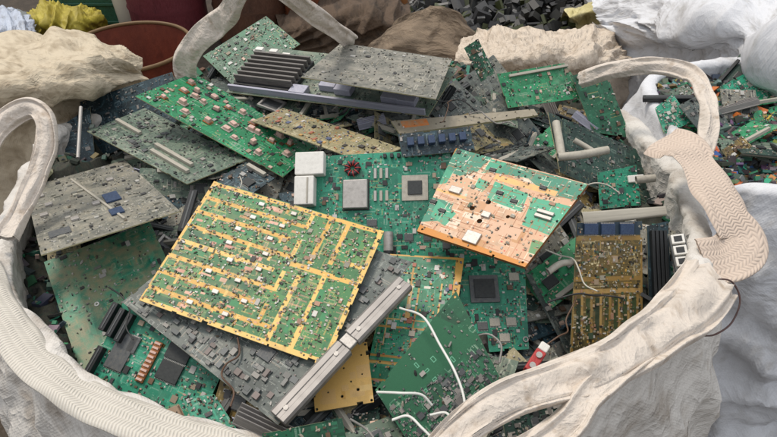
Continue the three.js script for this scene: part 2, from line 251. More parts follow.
[-0.1053,0.8708,-0.2424,0.1622,0.6493,0.1612,0.7254,0.075,0.014,9],
[-0.1601,0.8546,-0.2967,0.1233,0.765,0.0248,0.6316,0.093,0.0289,10],
[0.0786,0.8622,-0.3981,-0.1155,-0.74,-0.2323,0.6206,0.16,0.06,3],
[-0.3088,0.8613,-0.435,-0.2731,-0.8538,-0.0487,0.4406,0.12,0.07,1],
[0.1207,0.8563,0.3519,0.0981,-0.9178,-0.1134,0.3675,0.0923,0.0616,4],
[0.2209,0.8038,0.1453,0.0786,0.6685,0.0376,0.7386,0.0536,0.0536,13],
[0.3531,0.8556,-0.3922,0.0507,0.9364,-0.0763,0.3388,0.13,0.09,5],
[-0.2571,0.8089,0.3351,0.1454,0.4844,0.1279,0.8531,0.1283,0.0748,1],
[-0.0342,0.8022,0.2946,0.0004,0.6607,0.0898,0.7452,0.1344,0.093,5],
[0.0617,0.8254,-0.3909,0.0514,0.9791,0.1796,0.0805,0.05,0.05,13],
[-0.123,0.7877,0.3105,0.2657,-0.8393,-0.0863,0.4664,0.1576,0.1126,0],
[0.1171,0.8749,-0.327,-0.1091,-0.6747,-0.0935,0.7239,0.06,0.024,11],
[-0.3662,0.8448,-0.3118,-0.2061,-0.9376,0.1077,0.2585,0.126,0.0735,1],
[-0.3191,0.8282,-0.1922,0.2947,-0.251,-0.0978,0.9168,0.1,0.08,2]];
D.rim = [[-0.645,0.9,-0.0091],[-0.5479,0.94,0.1998],[-0.4044,0.95,0.3408],[-0.2681,0.95,0.4179],[-0.132,0.95,0.4584],[0.0114,0.95,0.4832],[0.1013,0.95,0.4812],[0.18,0.95,0.4409],[0.2456,0.95,0.3785],[0.345,0.95,0.2857],[0.4268,0.95,0.2],[0.4882,0.93,0.0752],[0.531,0.91,-0.0652],[0.5394,0.89,-0.2206],[0.5228,0.86,-0.3933],[0.4552,0.83,-0.5486],[0.1633,0.8,-0.6912],[-0.1316,0.8,-0.7378],[-0.3718,0.8,-0.7143],[-0.5331,0.8,-0.6144],[-0.6406,0.83,-0.4715],[-0.7042,0.86,-0.3514],[-0.6928,0.88,-0.1838]];
D.straps.left = [[-0.6436,0.99,0.0011],[-0.6271,1.03,-0.0431],[-0.6036,1.05,-0.0769],[-0.5746,1.06,-0.0848],[-0.544,1.055,-0.0622],[-0.5351,1.03,-0.0315],[-0.5432,1.0,0.0071],[-0.5485,0.98,0.0591],[-0.5514,0.965,0.1212]];
D.straps.braid = [[-0.5739,0.967,0.1589],[-0.5127,0.967,0.2358],[-0.4662,0.967,0.2839],[-0.41,0.967,0.3377],[-0.3523,0.967,0.3768],[-0.2886,0.967,0.4068],[-0.2263,0.967,0.4302],[-0.1401,0.967,0.4567]];
D.straps.top = [[-0.4479,0.93,-0.4362],[-0.4257,0.99,-0.4177],[-0.3828,1.04,-0.4034],[-0.3432,1.07,-0.3963],[-0.3032,1.11,-0.3604],[-0.2677,1.16,-0.3253],[-0.2248,1.19,-0.309],[-0.1865,1.17,-0.3068],[-0.1572,1.12,-0.3542],[-0.1229,1.06,-0.4209],[-0.0819,0.98,-0.5211]];
D.straps.right = [[0.3989,0.96,-0.3773],[0.4458,1.0,-0.3416],[0.5079,1.03,-0.2972],[0.5618,1.03,-0.264],[0.5684,1.02,-0.1981],[0.5513,1.0,-0.1222],[0.5243,0.975,-0.068]];
D.straps.web = [[0.4557,1.0,-0.0843],[0.4799,1.005,-0.0468],[0.4887,1.0,0.0228],[0.4972,0.985,0.0865],[0.5101,0.96,0.1243],[0.4795,0.955,0.1523],[0.4424,0.955,0.1604]];
D.straps.front2 = [[0.3097,0.972,0.317],[0.2469,0.985,0.3685],[0.2132,0.985,0.3965],[0.1929,0.975,0.4188],[0.1623,0.965,0.4381],[0.1183,0.96,0.4593]];
D.straps.front = [[0.4295,0.97,0.2063],[0.378,0.975,0.26],[0.2978,0.985,0.3243],[0.2336,0.99,0.3642],[0.1741,0.99,0.3849],[0.1238,0.985,0.4013],[0.0764,0.975,0.4281],[0.042,0.965,0.4577]];
D.cloth.beige = [[[-1.3963,0.75,-0.9044],[-1.1216,0.82,-0.8331],[-0.9406,0.86,-0.7762],[-0.8182,0.88,-0.7562],[-0.7308,0.86,-0.7323],[-0.6861,0.82,-0.7569]],[[-1.1444,0.85,-0.5669],[-0.8974,0.93,-0.4845],[-0.7722,0.95,-0.473],[-0.6838,0.96,-0.4819],[-0.639,0.92,-0.5357],[-0.6326,0.85,-0.6477]],[[-1.0586,0.85,-0.4234],[-0.811,0.95,-0.3314],[-0.7082,0.97,-0.3233],[-0.645,0.97,-0.3403],[-0.6311,0.92,-0.4558],[-0.6335,0.84,-0.6181]],[[-1.1562,0.72,-0.4775],[-0.9099,0.82,-0.4168],[-0.7808,0.88,-0.3847],[-0.7367,0.87,-0.4377],[-0.7228,0.82,-0.5772],[-0.7041,0.76,-0.7285]]];
D.cloth.white = [[[1.0908,0.5,-2.709],[1.1732,0.7,-2.0425],[1.338,0.8,-1.7738],[1.7013,0.8,-1.7738]],[[0.8709,0.6,-1.732],[0.9188,0.8,-1.3126],[0.9752,0.9,-1.0],[1.1435,0.95,-0.8626]],[[0.841,0.62,-1.5323],[0.859,0.82,-1.1068],[0.8877,0.9,-0.7806],[0.9548,0.95,-0.5034]],[[0.8207,0.62,-1.4168],[0.8631,0.78,-1.0851],[0.9217,0.85,-0.8185],[1.006,0.9,-0.5562]],[[0.7871,0.6,-1.2529],[0.8679,0.66,-1.0941],[0.9734,0.72,-0.9537],[1.0865,0.8,-0.6799]]];
D.cloth.cream = [[[0.2657,0.62,-1.2926],[0.3909,0.68,-1.2577],[0.5645,0.68,-1.2491],[0.7684,0.64,-1.3786],[1.1309,0.3,-2.0528]],[[0.2134,0.74,-0.9671],[0.3488,0.8,-0.8979],[0.5005,0.8,-0.8979],[0.6755,0.74,-1.0397],[1.0865,0.35,-1.7882]],[[0.1885,0.78,-0.8156],[0.3176,0.84,-0.7268],[0.4584,0.84,-0.7389],[0.6273,0.78,-0.8542],[1.0252,0.4,-1.5476]],[[0.2003,0.7,-0.8874],[0.3424,0.75,-0.8139],[0.4906,0.76,-0.8188],[0.6624,0.7,-0.9135],[1.0325,0.35,-1.5024]]];
D.cloth.yellow = [[[-2.0529,0.22,-2.5867],[-1.8728,0.3,-2.5269],[-1.7227,0.3,-2.4975],[-1.6648,0.22,-2.6463]],[[-1.8553,0.3,-2.2243],[-1.6436,0.4,-2.0802],[-1.559,0.38,-2.1554],[-1.5328,0.3,-2.3839]],[[-1.9087,0.2,-2.2796],[-1.6683,0.3,-2.0764],[-1.5788,0.3,-2.1003],[-1.6162,0.2,-2.4374]]];
D.cloth.tarp = [[[-0.6695,0.1,-2.8589],[-0.3765,0.22,-2.7705],[-0.1062,0.28,-2.6719],[0.1183,0.18,-2.8448]],[[-0.6046,0.18,-2.4576],[-0.3299,0.32,-2.2795],[-0.0926,0.38,-2.1811],[0.104,0.28,-2.3519]],[[-0.618,0.08,-2.4704],[-0.3381,0.2,-2.2796],[-0.0953,0.26,-2.1925],[0.1069,0.16,-2.3703]]];
D.cloth.blue = [[[-2.1349,0.35,-2.2308],[-1.924,0.4,-2.156],[-1.8031,0.4,-2.1304],[-1.7951,0.35,-2.1791]],[[-1.9095,0.42,-1.8675],[-1.6671,0.5,-1.7217],[-1.6028,0.48,-1.7694],[-1.6269,0.4,-1.8919]],[[-1.8875,0.35,-1.7676],[-1.6985,0.4,-1.7011],[-1.6117,0.4,-1.7213],[-1.5994,0.35,-1.809]]];
D.cloth.yellow2 = [[[0.9569,0.3,-2.4399],[1.0418,0.36,-2.3962],[1.1585,0.4,-2.3737],[1.2995,0.4,-2.492]],[[0.9398,0.34,-2.2825],[0.9936,0.42,-2.1562],[1.0948,0.45,-2.1556],[1.2264,0.45,-2.264]],[[1.0244,0.25,-2.4538],[1.087,0.32,-2.3332],[1.1786,0.35,-2.311],[1.3142,0.35,-2.3944]]];
D.nrim = [[0.6079,0.85,-0.1254],[0.6644,0.86,-0.1216],[0.7297,0.87,-0.0937],[0.8716,0.87,-0.0592],[1.226,0.87,-0.2153],[1.4224,0.87,-0.5539],[1.2065,0.87,-0.6747],[0.9506,0.87,-0.6747],[0.7695,0.86,-0.6611],[0.6554,0.84,-0.6236],[0.6195,0.83,-0.5287],[0.6189,0.83,-0.3711],[0.6076,0.84,-0.2236]];
D.brim = [[0.0376,0.44,-1.7774],[0.0282,0.5,-1.7647],[0.0994,0.56,-1.7249],[0.2134,0.59,-1.681],[0.2965,0.57,-1.6674],[0.3199,0.51,-1.6874],[0.2507,0.45,-1.7333],[0.1302,0.43,-1.7579]];
D.pt.tub = [-1.1668,0.42,-1.8019];
D.pt.barrel = [-1.2557,0.0,-2.4847];
D.pt.barrel2 = [-0.8271,0.0,-2.6195];
D.pt.barrel3 = [-0.4261,0.0,-2.6757];
D.pt.crate = [-1.8137,0.0,-2.7332];
D.pt.pail = [-1.589,0.0,-2.6474];
D.pt.post = [0.0831,0.0,-2.7625];
D.pt.debris = [0.8484,0.1,-2.5616];
D.pt.dsack = [-0.3413,0.0,-2.5111];
D.pt.btr = [-2.2995,0.0,-3.1102];
D.pipes = [[[0.3175,0.95,-0.222],[0.3129,0.945,-0.1705],[0.308,0.94,-0.1194]],[[0.2991,0.945,-0.1152],[0.3366,0.95,-0.1141],[0.387,0.955,-0.1223]],[[0.3376,0.95,-0.1627],[0.3624,0.94,-0.1515],[0.3803,0.935,-0.1331]],[[0.4325,0.92,-0.0808],[0.464,0.925,-0.0799]],[[0.2756,0.92,0.1244],[0.2518,0.925,0.1337],[0.2327,0.92,0.1453]]];
D.bar = [[0.302,0.94,0.0489],[0.4348,0.945,0.0353]];
D.cables = [[[0.0155,0.93,0.2235],[0.0448,0.96,0.2667],[0.0627,0.955,0.3051],[0.0783,0.95,0.3408],[0.0862,0.945,0.3726],[0.0841,0.94,0.4216]],[[-0.0138,0.92,0.3479],[0.0135,0.935,0.3593],[0.0394,0.93,0.3587],[0.0512,0.92,0.3656]],[[0.004,0.93,0.3913],[0.0222,0.93,0.3863],[0.0376,0.93,0.4013],[0.0522,0.93,0.4182]],[[0.0478,0.925,0.3819],[0.0659,0.93,0.3824],[0.071,0.935,0.3994],[0.0607,0.935,0.4187]]];
D.darkwire = [[0.398,0.985,0.2455],[0.4257,0.98,0.2197],[0.4528,0.97,0.2136],[0.4648,0.95,0.2272],[0.4525,0.93,0.2479],[0.4231,0.93,0.2679],[0.388,0.95,0.2873]];
D.leads = [[[0.1616,0.95,-0.2906],"behind the thin grey plate"],[[0.2449,0.93,-0.2368],"in front of the thin grey plate"],[[0.0955,0.96,-0.1983],"over the thin grey plate"],[[0.2339,0.93,0.109],"beside the copper and turquoise board"],[[0.2216,0.92,0.2],"left of the brown and gold board"],[[0.1405,0.92,0.3012],"beside the deep green board"],[[0.2051,0.91,0.2699],"by the red component block"],[[-0.2564,0.93,-0.0731],"above the gold striped board"],[[-0.3999,0.91,0.1717],"on the dusty green board"],[[-0.0451,0.91,0.3791],"under the gold plate"],[[-0.1897,0.91,0.3592],"by the foot of the charcoal board"],[[0.3897,0.93,-0.0389],"by the small bright green board"]];
D.rod = [[-0.6067,0.95,-0.2826],[-0.5878,0.9,-0.1782]];
D.red = [[0.1781,0.9,0.3049],[0.1977,0.91,0.2811]];
D.jack = [[0.4268,0.95,0.1],[0.429,0.93,0.1347],[0.4286,0.91,0.1756]];

// ---------------------------------------------------------------- helpers
function mulberry(a) { return () => { a |= 0; a = a + 0x6D2B79F5 | 0; let t = Math.imul(a ^ a >>> 15, 1 | a); t = t + Math.imul(t ^ t >>> 7, 61 | t) ^ t; return ((t ^ t >>> 14) >>> 0) / 4294967296; }; }
let R = mulberry(11);
const rr = (a, b) => a + (b - a) * R();
const pick = (l) => l[Math.floor(R() * l.length)];
const sx = new SimplexNoise({ random: mulberry(5) });
const fbm = (x, y, z = 0) => sx.noise3d(x, y, z) * 0.55 + sx.noise3d(x * 2.1, y * 2.1, z * 2.1 + 7) * 0.28 + sx.noise3d(x * 4.3, y * 4.3, z * 4.3 + 13) * 0.17;
const taken = {};
function numbered(n) { const k = taken[n] = (taken[n] ?? -1) + 1; return k ? `${n}_${String(k).padStart(3, '0')}` : n; }
function mesh(name, geo, mat, parent) { const m = new THREE.Mesh(geo, mat); m.name = name; m.castShadow = m.receiveShadow = true; parent.add(m); return m; }
function tag(o, label, category, group) { o.userData.label = label; o.userData.category = category; if (group) o.userData.group = group; return o; }
function thing(name, label, category, pos, quat, group) {
  const g = new THREE.Group(); g.name = numbered(name); scene.add(g);
  if (pos) g.position.set(...pos); if (quat) g.quaternion.set(...quat);
  return tag(g, label, category, group);
}
function single(name, geo, mat, label, category, group) { const m = mesh(numbered(name), geo, mat, scene); return tag(m, label, category, group); }
const V = (a) => new THREE.Vector3(a[0], a[1], a[2]);
function colored(geo, c) { // constant vertex colour (linear)
  const g = geo.index ? geo.toNonIndexed() : geo, n = g.attributes.position.count, a = new Float32Array(n * 3);
  for (let i = 0; i < n; i++) a.set(c, i * 3);
  g.setAttribute('color', new THREE.BufferAttribute(a, 3)); return g;
}
function merge(l) { return mergeGeometries(l.map((g) => { const q = g.index ? g.toNonIndexed() : g; return q; })); }
const box = (w, h, d, x = 0, y = 0, z = 0, ry = 0) => { const g = new THREE.BoxGeometry(w, h, d); if (ry) g.rotateY(ry); return g.translate(x, y, z); };
const rbox = (w, h, d, x = 0, y = 0, z = 0, r = 0.001) => new RoundedBoxGeometry(w, h, d, 1, Math.min(r, w / 2.1, h / 2.1, d / 2.1)).translate(x, y, z);
const std = (o) => new THREE.MeshStandardMaterial(o);

// ---------------------------------------------------------------- circuit-board prints
function canvasOf(w, h) { const c = document.createElement('canvas'); c.width = w; c.height = h; return c; }
function texOf(c, rep) { const t = new THREE.CanvasTexture(c); t.colorSpace = THREE.SRGBColorSpace; t.anisotropy = 4; t.magFilter = THREE.LinearFilter; if (rep) { t.wrapS = t.wrapT = THREE.RepeatWrapping; } return t; }
const hex = (h) => [parseInt(h.slice(1, 3), 16), parseInt(h.slice(3, 5), 16), parseInt(h.slice(5, 7), 16)];
const mixHex = (a, b, t) => { const p = hex(a), q = hex(b); return `rgb(${p.map((v, i) => Math.round(v + (q[i] - v) * t)).join(',')})`; };
// dust and wear: matter with a grain of its own, spread over the print
function grime(c, amount, colour, seed, grain = 14) {
  const x = c.getContext('2d'), im = x.getImageData(0, 0, c.width, c.height), d = im.data, dc = hex(colour), g = mulberry(seed * 77 + 3);
  const s = 1 / 120; x.lineWidth = 1;
  for (let j = 0; j < c.height; j++) for (let i = 0; i < c.width; i++) {
    const k = (j * c.width + i) * 4;
    let n = 0.5 + 0.5 * (sx.noise3d(i * s, j * s, seed) * 0.55 + sx.noise3d(i * s * 3.7, j * s * 3.7, seed + 9) * 0.45);
    const speck = g();
    let a = Math.max(0, (n - 0.5) * 1.6 - 0.5 + amount * 1.25) * (0.55 + 0.6 * speck);
    if (speck > 0.985) a += 0.35 * amount;
    a = Math.min(0.9, a);
    const gr = (g() - 0.5) * grain;
    for (let q = 0; q < 3; q++) d[k + q] = Math.max(0, Math.min(255, d[k + q] * (1 - a) + dc[q] * a + gr));
  }
  x.putImageData(im, 0, 0);
}
const PPM = 2300;
// general print: copper pour, traces, footprints, vias, legend
function printBoard(x, W, H, s, o = {}) {
  x.fillStyle = s.base; x.fillRect(0, 0, W, H);
  const u = PPM / 1000; // one millimetre
  for (let i = 0; i < 26; i++) { // pour
    x.fillStyle = mixHex(s.base, pick([s.light, s.dark]), rr(0.15, 0.55));
    x.fillRect(rr(-0.1, 0.9) * W, rr(-0.1, 0.9) * H, rr(0.06, 0.3) * W, rr(0.05, 0.28) * H);
  }
  const nT = (o.traces ?? 1) * W * H / 2200;
  for (let i = 0; i < nT; i++) { // buses of traces
    let px = rr(0, W), py = rr(0, H), n = Math.floor(rr(1, 6)), hz = R() < 0.5, l1 = rr(6, 30) * u, l2 = rr(3, 16) * u, sg = R() < 0.5 ? 1 : -1;
    x.strokeStyle = mixHex(s.base, pick([s.light, s.light, s.dark]), rr(0.35, 0.95)); x.lineWidth = rr(0.35, 0.8) * u;
    for (let k = 0; k < n; k++) {
      const a = k * 1.3 * u; x.beginPath();
      if (hz) { x.moveTo(px, py + a); x.lineTo(px + l1, py + a); x.lineTo(px + l1 + l2, py + a + sg * l2); x.lineTo(px + l1 + l2, py + a + sg * l2 * 2.4); }
      else { x.moveTo(px + a, py); x.lineTo(px + a, py + l1); x.lineTo(px + a + sg * l2, py + l1 + l2); x.lineTo(px + a + sg * l2 * 2.4, py + l1 + l2); }
      x.stroke();
    }
  }
  for (let i = 0; i < (o.feet ?? 1) * W * H / 3200; i++) { // footprints: rows of pads
    const px = rr(0, W), py = rr(0, H), n = Math.floor(rr(3, 14)), hz = R() < 0.5; x.fillStyle = pick([s.pad, s.pad, s.pad2 ?? s.pad]);
    const pw = rr(0.5, 1.0) * u, pl = rr(1.2, 2.4) * u, st = pw * 1.9, off = rr(4, 12) * u;
    for (let k = 0; k < n; k++) for (const q of [0, off]) hz ? x.fillRect(px + k * st, py + q, pw, pl) : x.fillRect(px + q, py + k * st, pl, pw);
    if (R() < 0.6) { x.strokeStyle = s.silk; x.lineWidth = 0.35 * u; hz ? x.strokeRect(px - u, py + 2 * u, n * st + u, off - 2 * u) : x.strokeRect(px + 2 * u, py - u, off - 2 * u, n * st + u); }
  }
  for (let i = 0; i < (o.vias ?? 1) * W * H / 230; i++) { const r = rr(0.25, 0.6) * u; x.fillStyle = R() < 0.7 ? s.pad : s.dark; x.fillRect(rr(0, W), rr(0, H), r * 2, r * 2); }
  for (let i = 0; i < (o.silk ?? 1) * W * H / 1300; i++) { x.fillStyle = s.silk; const q = R() < 0.5; x.fillRect(rr(0, W), rr(0, H), (q ? rr(1, 3) : 0.5) * u, (q ? 0.5 : rr(1, 3)) * u); }
}
const STY = {
  green: { base: '#1c7a4e', light: '#37a271', dark: '#0f5535', pad: '#93a58c', pad2: '#b39852', silk: '#a9c2ad' },
  teal: { base: '#1d8064', light: '#43ad8c', dark: '#125a48', pad: '#8aa894', pad2: '#b5a05f', silk: '#a5c6b4' },
  dark: { base: '#15533a', light: '#2c7c5a', dark: '#0c3525', pad: '#98a596', pad2: '#b39552', silk: '#aebfb3' },
  night: { base: '#15302a', light: '#2b5145', dark: '#0c1d19', pad: '#66756c', pad2: '#7d7048', silk: '#7b8a80' },
  navy: { base: '#1b3038', light: '#3b5a66', dark: '#101c22', pad: '#77858a', silk: '#8d9ca3' },
  slate: { base: '#55685a', light: '#85917f', dark: '#37463d', pad: '#b3b3a3', pad2: '#8f8a74', silk: '#c9c9bd' },
  grey: { base: '#6f6f67', light: '#97948a', dark: '#494c47', pad: '#bdb9a8', pad2: '#9d9173', silk: '#cfcabb' },
  char: { base: '#4a5350', light: '#737a76', dark: '#2d3634', pad: '#8f938c', pad2: '#9b8b7c', silk: '#b9bcb7' },
  tan: { base: '#8a8160', light: '#b3a680', dark: '#5f6247', pad: '#d2c8a8', pad2: '#c48a3e', silk: '#ded7c0' },
  brown: { base: '#675731', light: '#957b43', dark: '#3a3723', pad: '#cdb987', pad2: '#c79a45', silk: '#d9cfae' },
};
const TEX = {};
function boardTex(key, w, h, draw, dust, dustCol) {
  const c = canvasOf(Math.max(64, Math.round(w * PPM)), Math.max(64, Math.round(h * PPM)));
  const x = c.getContext('2d'); draw(x, c.width, c.height); grime(c, dust, dustCol ?? '#8d8775', Object.keys(TEX).length + 1);
  return TEX[key] = texOf(c);
}

// ---------------------------------------------------------------- woven fabric
function weaveTex(base, stain, seed, amount) {
  const N = 512, c = canvasOf(N, N), x = c.getContext('2d'), im = x.createImageData(N, N), d = im.data, b = hex(base), st = hex(stain), g = mulberry(seed);
  const per = (u, v, f, z) => { // tileable noise
    const a = u * Math.PI * 2, q = v * Math.PI * 2, r = f / 6.283;
    return sx.noise4d(Math.cos(a) * r, Math.sin(a) * r, Math.cos(q) * r + z, Math.sin(q) * r);
  };
  for (let j = 0; j < N; j++) for (let i = 0; i < N; i++) {
    const u = i / N, v = j / N;
    const w = 1;
    const n = 0.6 * per(u, v, 5, seed) + 0.4 * per(u, v, 17, seed + 3);
    let a = Math.max(0, n * 0.8 + amount - 0.25) * (0.7 + 0.6 * g()); if (g() > 0.992) a += 0.3; a = Math.min(0.85, a);
    const gr = (g() - 0.5) * 12;
    for (let q = 0; q < 3; q++) d[(j * N + i) * 4 + q] = Math.max(0, Math.min(255, (b[q] * (1 - a) + st[q] * a) * w + gr));
    d[(j * N + i) * 4 + 3] = 255;
  }
  x.putImageData(im, 0, 0); return texOf(c, true);
}
function crumpleBump() { // fine creases of handled woven plastic
  const N = 512, c = canvasOf(N, N), x = c.getContext('2d'), im = x.createImageData(N, N), d = im.data;
  for (let j = 0; j < N; j++) for (let i = 0; i < N; i++) {
    const a = i / N * 6.2832, b = j / N * 6.2832; let h = 0, am = 0.5;
    for (const f of [3, 6, 12, 25]) { const r = f / 6.2832, n = sx.noise4d(Math.cos(a) * r + f, Math.sin(a) * r, Math.cos(b) * r, Math.sin(b) * r); h += am * Math.pow(1 - Math.abs(n), 2.2); am *= 0.55; }
    const s = 4, e = (Math.floor(i / s) + Math.floor(j / s)) % 2 ? 0.02 : 0; const v = Math.max(0, Math.min(255, (h * 0.85 + e) * 230)); d.set([v, v, v, 255], (j * N + i) * 4);
  }
  x.putImageData(im, 0, 0); const t = texOf(c, true); t.colorSpace = THREE.NoColorSpace; return t;
}
const wb = crumpleBump();
function fabric(base, stain, seed, amount, rough = 0.75, scale = 2.2, bs = 3.2, bump = 0.011) {
  const t = weaveTex(base, stain, seed, amount); t.repeat.set(scale, scale);
  const b = wb.clone(); b.repeat.set(bs, bs);
  return std({ map: t, bumpMap: b, bumpScale: bump, roughness: rough, side: THREE.DoubleSide });
}
// herringbone webbing: u across 0..1, v along in metres
function webTex(base, dark, chev, pitch) {
  const W = 128, H = 256, c = canvasOf(W, H), b = canvasOf(W, H), x = c.getContext('2d'), y = b.getContext('2d'), im = x.createImageData(W, H), bm = y.createImageData(W, H), p = hex(base), q = hex(dark), g = mulberry(41);
  for (let j = 0; j < H; j++) for (let i = 0; i < W; i++) {
    const col = i / W * chev, f = col - Math.floor(col), s = Math.floor(col) % 2 ? f : 1 - f;
    const ph = ((j / H) * pitch + s * 0.9) % 1, ridge = Math.sin(ph * Math.PI) * (0.55 + 0.45 * Math.sin(f * Math.PI));
    const n = Math.max(0, 0.5 - ridge) * 0.4 * (0.6 + 0.8 * g()), gr = (g() - 0.5) * 16, k = (j * W + i) * 4;
    for (let e = 0; e < 3; e++) im.data[k + e] = Math.max(0, Math.min(255, p[e] * (1 - n) + q[e] * n + gr));
    im.data[k + 3] = 255; const v = ridge * 255; bm.data.set([v, v, v, 255], k);
  }
  x.putImageData(im, 0, 0); y.putImageData(bm, 0, 0);
  const t = texOf(c, true), bt = texOf(b, true); bt.colorSpace = THREE.NoColorSpace; return [t, bt];
}
function webbing(base, dark, chev, pitch, rep) { const [t, b] = webTex(base, dark, chev, pitch); t.repeat.set(1, rep); b.repeat.set(1, rep); return std({ map: t, bumpMap: b, bumpScale: 0.0012, roughness: 0.8, side: THREE.DoubleSide }); }

function gridGeo(P, uv, nu, nv, closedU) { // P[j][i] Vector3
  const pos = [], uvs = [], idx = [];
  for (let j = 0; j < nv; j++) for (let i = 0; i < nu; i++) { pos.push(P[j][i].x, P[j][i].y, P[j][i].z); uvs.push(...uv(i, j)); }
  for (let j = 0; j < nv - 1; j++) for (let i = 0; i < nu - 1; i++) { const a = j * nu + i, b = a + 1, c = a + nu, d = c + 1; idx.push(a, c, b, b, c, d); }
  const g = new THREE.BufferGeometry(); g.setAttribute('position', new THREE.Float32BufferAttribute(pos, 3)); g.setAttribute('uv', new THREE.Float32BufferAttribute(uvs, 2)); g.setIndex(idx); g.computeVertexNormals();
  return g;
}
// folds: sharp creases plus soft swells (a signed height in metres)
function folds(x, y, z, f, seed) {
  const wx = x + 0.5 / f * fbm(x * f * 0.5, y * f * 0.5, z * f * 0.5 + seed), wz = z + 0.5 / f * fbm(x * f * 0.5 + 5, y * f * 0.5, z * f * 0.5 + seed), wy = y + 0.4 / f * fbm(x * f * 0.5, y * f * 0.5 + 9, z * f * 0.5 + seed);
  const r = (k, o) => 1 - Math.abs(sx.noise3d((wx + wy * 0.6) * f * k + o, wy * f * k * 0.55 - wx * f * k * 0.3, wz * f * k * 0.8 + seed));
  const a = r(1, 0), b = r(1.9, 4), d = r(4.1, 9);
  return a ** 3 * 0.62 + b ** 4 * 0.34 + d ** 5 * 0.14 - 0.35;
}
// drapery: long creases along chosen directions over the sheet (u, v in metres)
function creases(u, v, dirs, seed) {
  let h = 0;
  dirs.forEach(([ang, fr, a], k) => {
    const c = Math.cos(ang), s = Math.sin(ang), p = u * c + v * s, q = -u * s + v * c;
    const ph = p * fr + 0.9 * sx.noise3d(p * fr * 0.22, q * fr * 0.16, seed + k * 5) + 0.25 * sx.noise3d(p * fr, q * fr * 0.5, seed + 2), t = 1 - Math.abs(2 * (ph - Math.floor(ph)) - 1);
    const m = 0.5 + 0.5 * sx.noise3d(p * fr * 0.3, q * fr * 0.3, seed + 31 + k);
    h += a * m * Math.pow(t, 1.25);
  });
  return h;
}
function clothGeo(rows, { nu = 130, nv = 110, amp = 0.02, f = 6, seed = 1, skirt = true, back = true, dirs = null } = {}) {
  let C = rows.map((r) => r.map(V));
  if (skirt) { const l = C[C.length - 1]; C.push(l.map((p) => new THREE.Vector3(p.x * 1.0, p.y * 0.5, p.z + 0.02)), l.map((p) => new THREE.Vector3(p.x, 0.0, p.z + 0.03))); }
  if (back) { const l = C[0]; C.unshift(l.map((p) => new THREE.Vector3(p.x, 0.0, p.z - 0.12)), l.map((p) => new THREE.Vector3(p.x, p.y * 0.7, p.z - 0.08))); }
  const cu = C.map((r) => new THREE.CatmullRomCurve3(r, false, 'centripetal'));
  const G = []; for (let i = 0; i < nu; i++) { const col = new THREE.CatmullRomCurve3(cu.map((c) => c.getPoint(i / (nu - 1))), false, 'centripetal'); G.push(col.getPoints(nv - 1)); }
  const P = []; for (let j = 0; j < nv; j++) P.push(G.map((c) => c[j].clone()));
  let Lu = 0, Lv = 0; for (let i = 1; i < nu; i++) Lu += P[nv >> 1][i].distanceTo(P[nv >> 1][i - 1]); for (let j = 1; j < nv; j++) Lv += P[j][nu >> 1].distanceTo(P[j - 1][nu >> 1]);
  const base = gridGeo(P, () => [0, 0], nu, nv), nm = base.attributes.normal;
  for (let j = 0; j < nv; j++) for (let i = 0; i < nu; i++) { const p = P[j][i], k = j * nu + i, h = amp * folds(p.x, p.y, p.z, f, seed) + (dirs ? creases(i / (nu - 1) * Lu, j / (nv - 1) * Lv, dirs, seed) : 0); p.x += nm.getX(k) * h; p.y += nm.getY(k) * h; p.z += nm.getZ(k) * h; if (p.y < 0.002) p.y = 0.002; }
  return gridGeo(P, (i, j) => [i / (nu - 1) * Lu, j / (nv - 1) * Lv], nu, nv);
}
// an open sack: a closed wall round a rim, going down to the ground outside and a little way inside
function sackGeo(rim, { n = 260, depth = 0.35, inset = 0.03, roll = 0.014, bulge = 0.07, amp = 0.016, f = 7, seed = 1, floor = 0.004, dirs = null } = {}) {
  const cv = new THREE.CatmullRomCurve3(rim.map(V), true, 'centripetal'), pts = cv.getSpacedPoints(n), c = new THREE.Vector3(); for (const p of pts) c.addScaledVector(p, 1 / pts.length);
  const len = cv.getLength();
  const prof = []; // [radial outset, drop fraction or metres]
  for (let k = 0; k <= 8; k++) prof.push([-inset - 0.01 * (1 - k / 8), -depth * (1 - k / 8) - 0.02, 1]);
  for (let k = 0; k <= 6; k++) { const a = Math.PI * (1 - k / 6); prof.push([-inset / 2 + Math.cos(a) * (inset / 2 + roll * 0.3), Math.sin(a) * roll, 0.35]); }
  const nd = 34; for (let k = 1; k <= nd; k++) { const t = k / nd; prof.push([bulge * Math.pow(Math.sin(Math.min(1, t * 1.15) * Math.PI * 0.5), 0.8), -t, 2]); }
  const P = [], vl = []; let acc = 0;
  prof.forEach(([o, d, kind], j) => {
    P.push(pts.map((p, i) => {
      const out = new THREE.Vector3(p.x - c.x, 0, p.z - c.z).normalize();
      const y = kind === 2 ? p.y + d * (p.y - floor) : p.y + d;
      const q = new THREE.Vector3(p.x + out.x * o, y, p.z + out.z * o);
      const ii = i % n, a = ii / n * Math.PI * 2;
      const w = (kind === 0.35 ? 0.45 : kind === 2 ? Math.min(1.5, 0.5 + -d * 4) : 0.8) * amp * folds(q.x, q.y * 0.45, q.z, f, seed) + (dirs && kind === 2 ? Math.min(1, -d * 6) * creases(ii / n * len, q.y, dirs, seed) : 0);
      q.x += out.x * w; q.z += out.z * w; q.y += kind === 2 ? 0 : w * 0.5; return q;
    }));
    if (j) acc += P[j][0].distanceTo(P[j - 1][0]); vl.push(acc);
  });
  for (const row of P) row[n] = row[0].clone();
  return gridGeo(P, (i, j) => [i / n * len, vl[j]], n + 1, P.length);
}
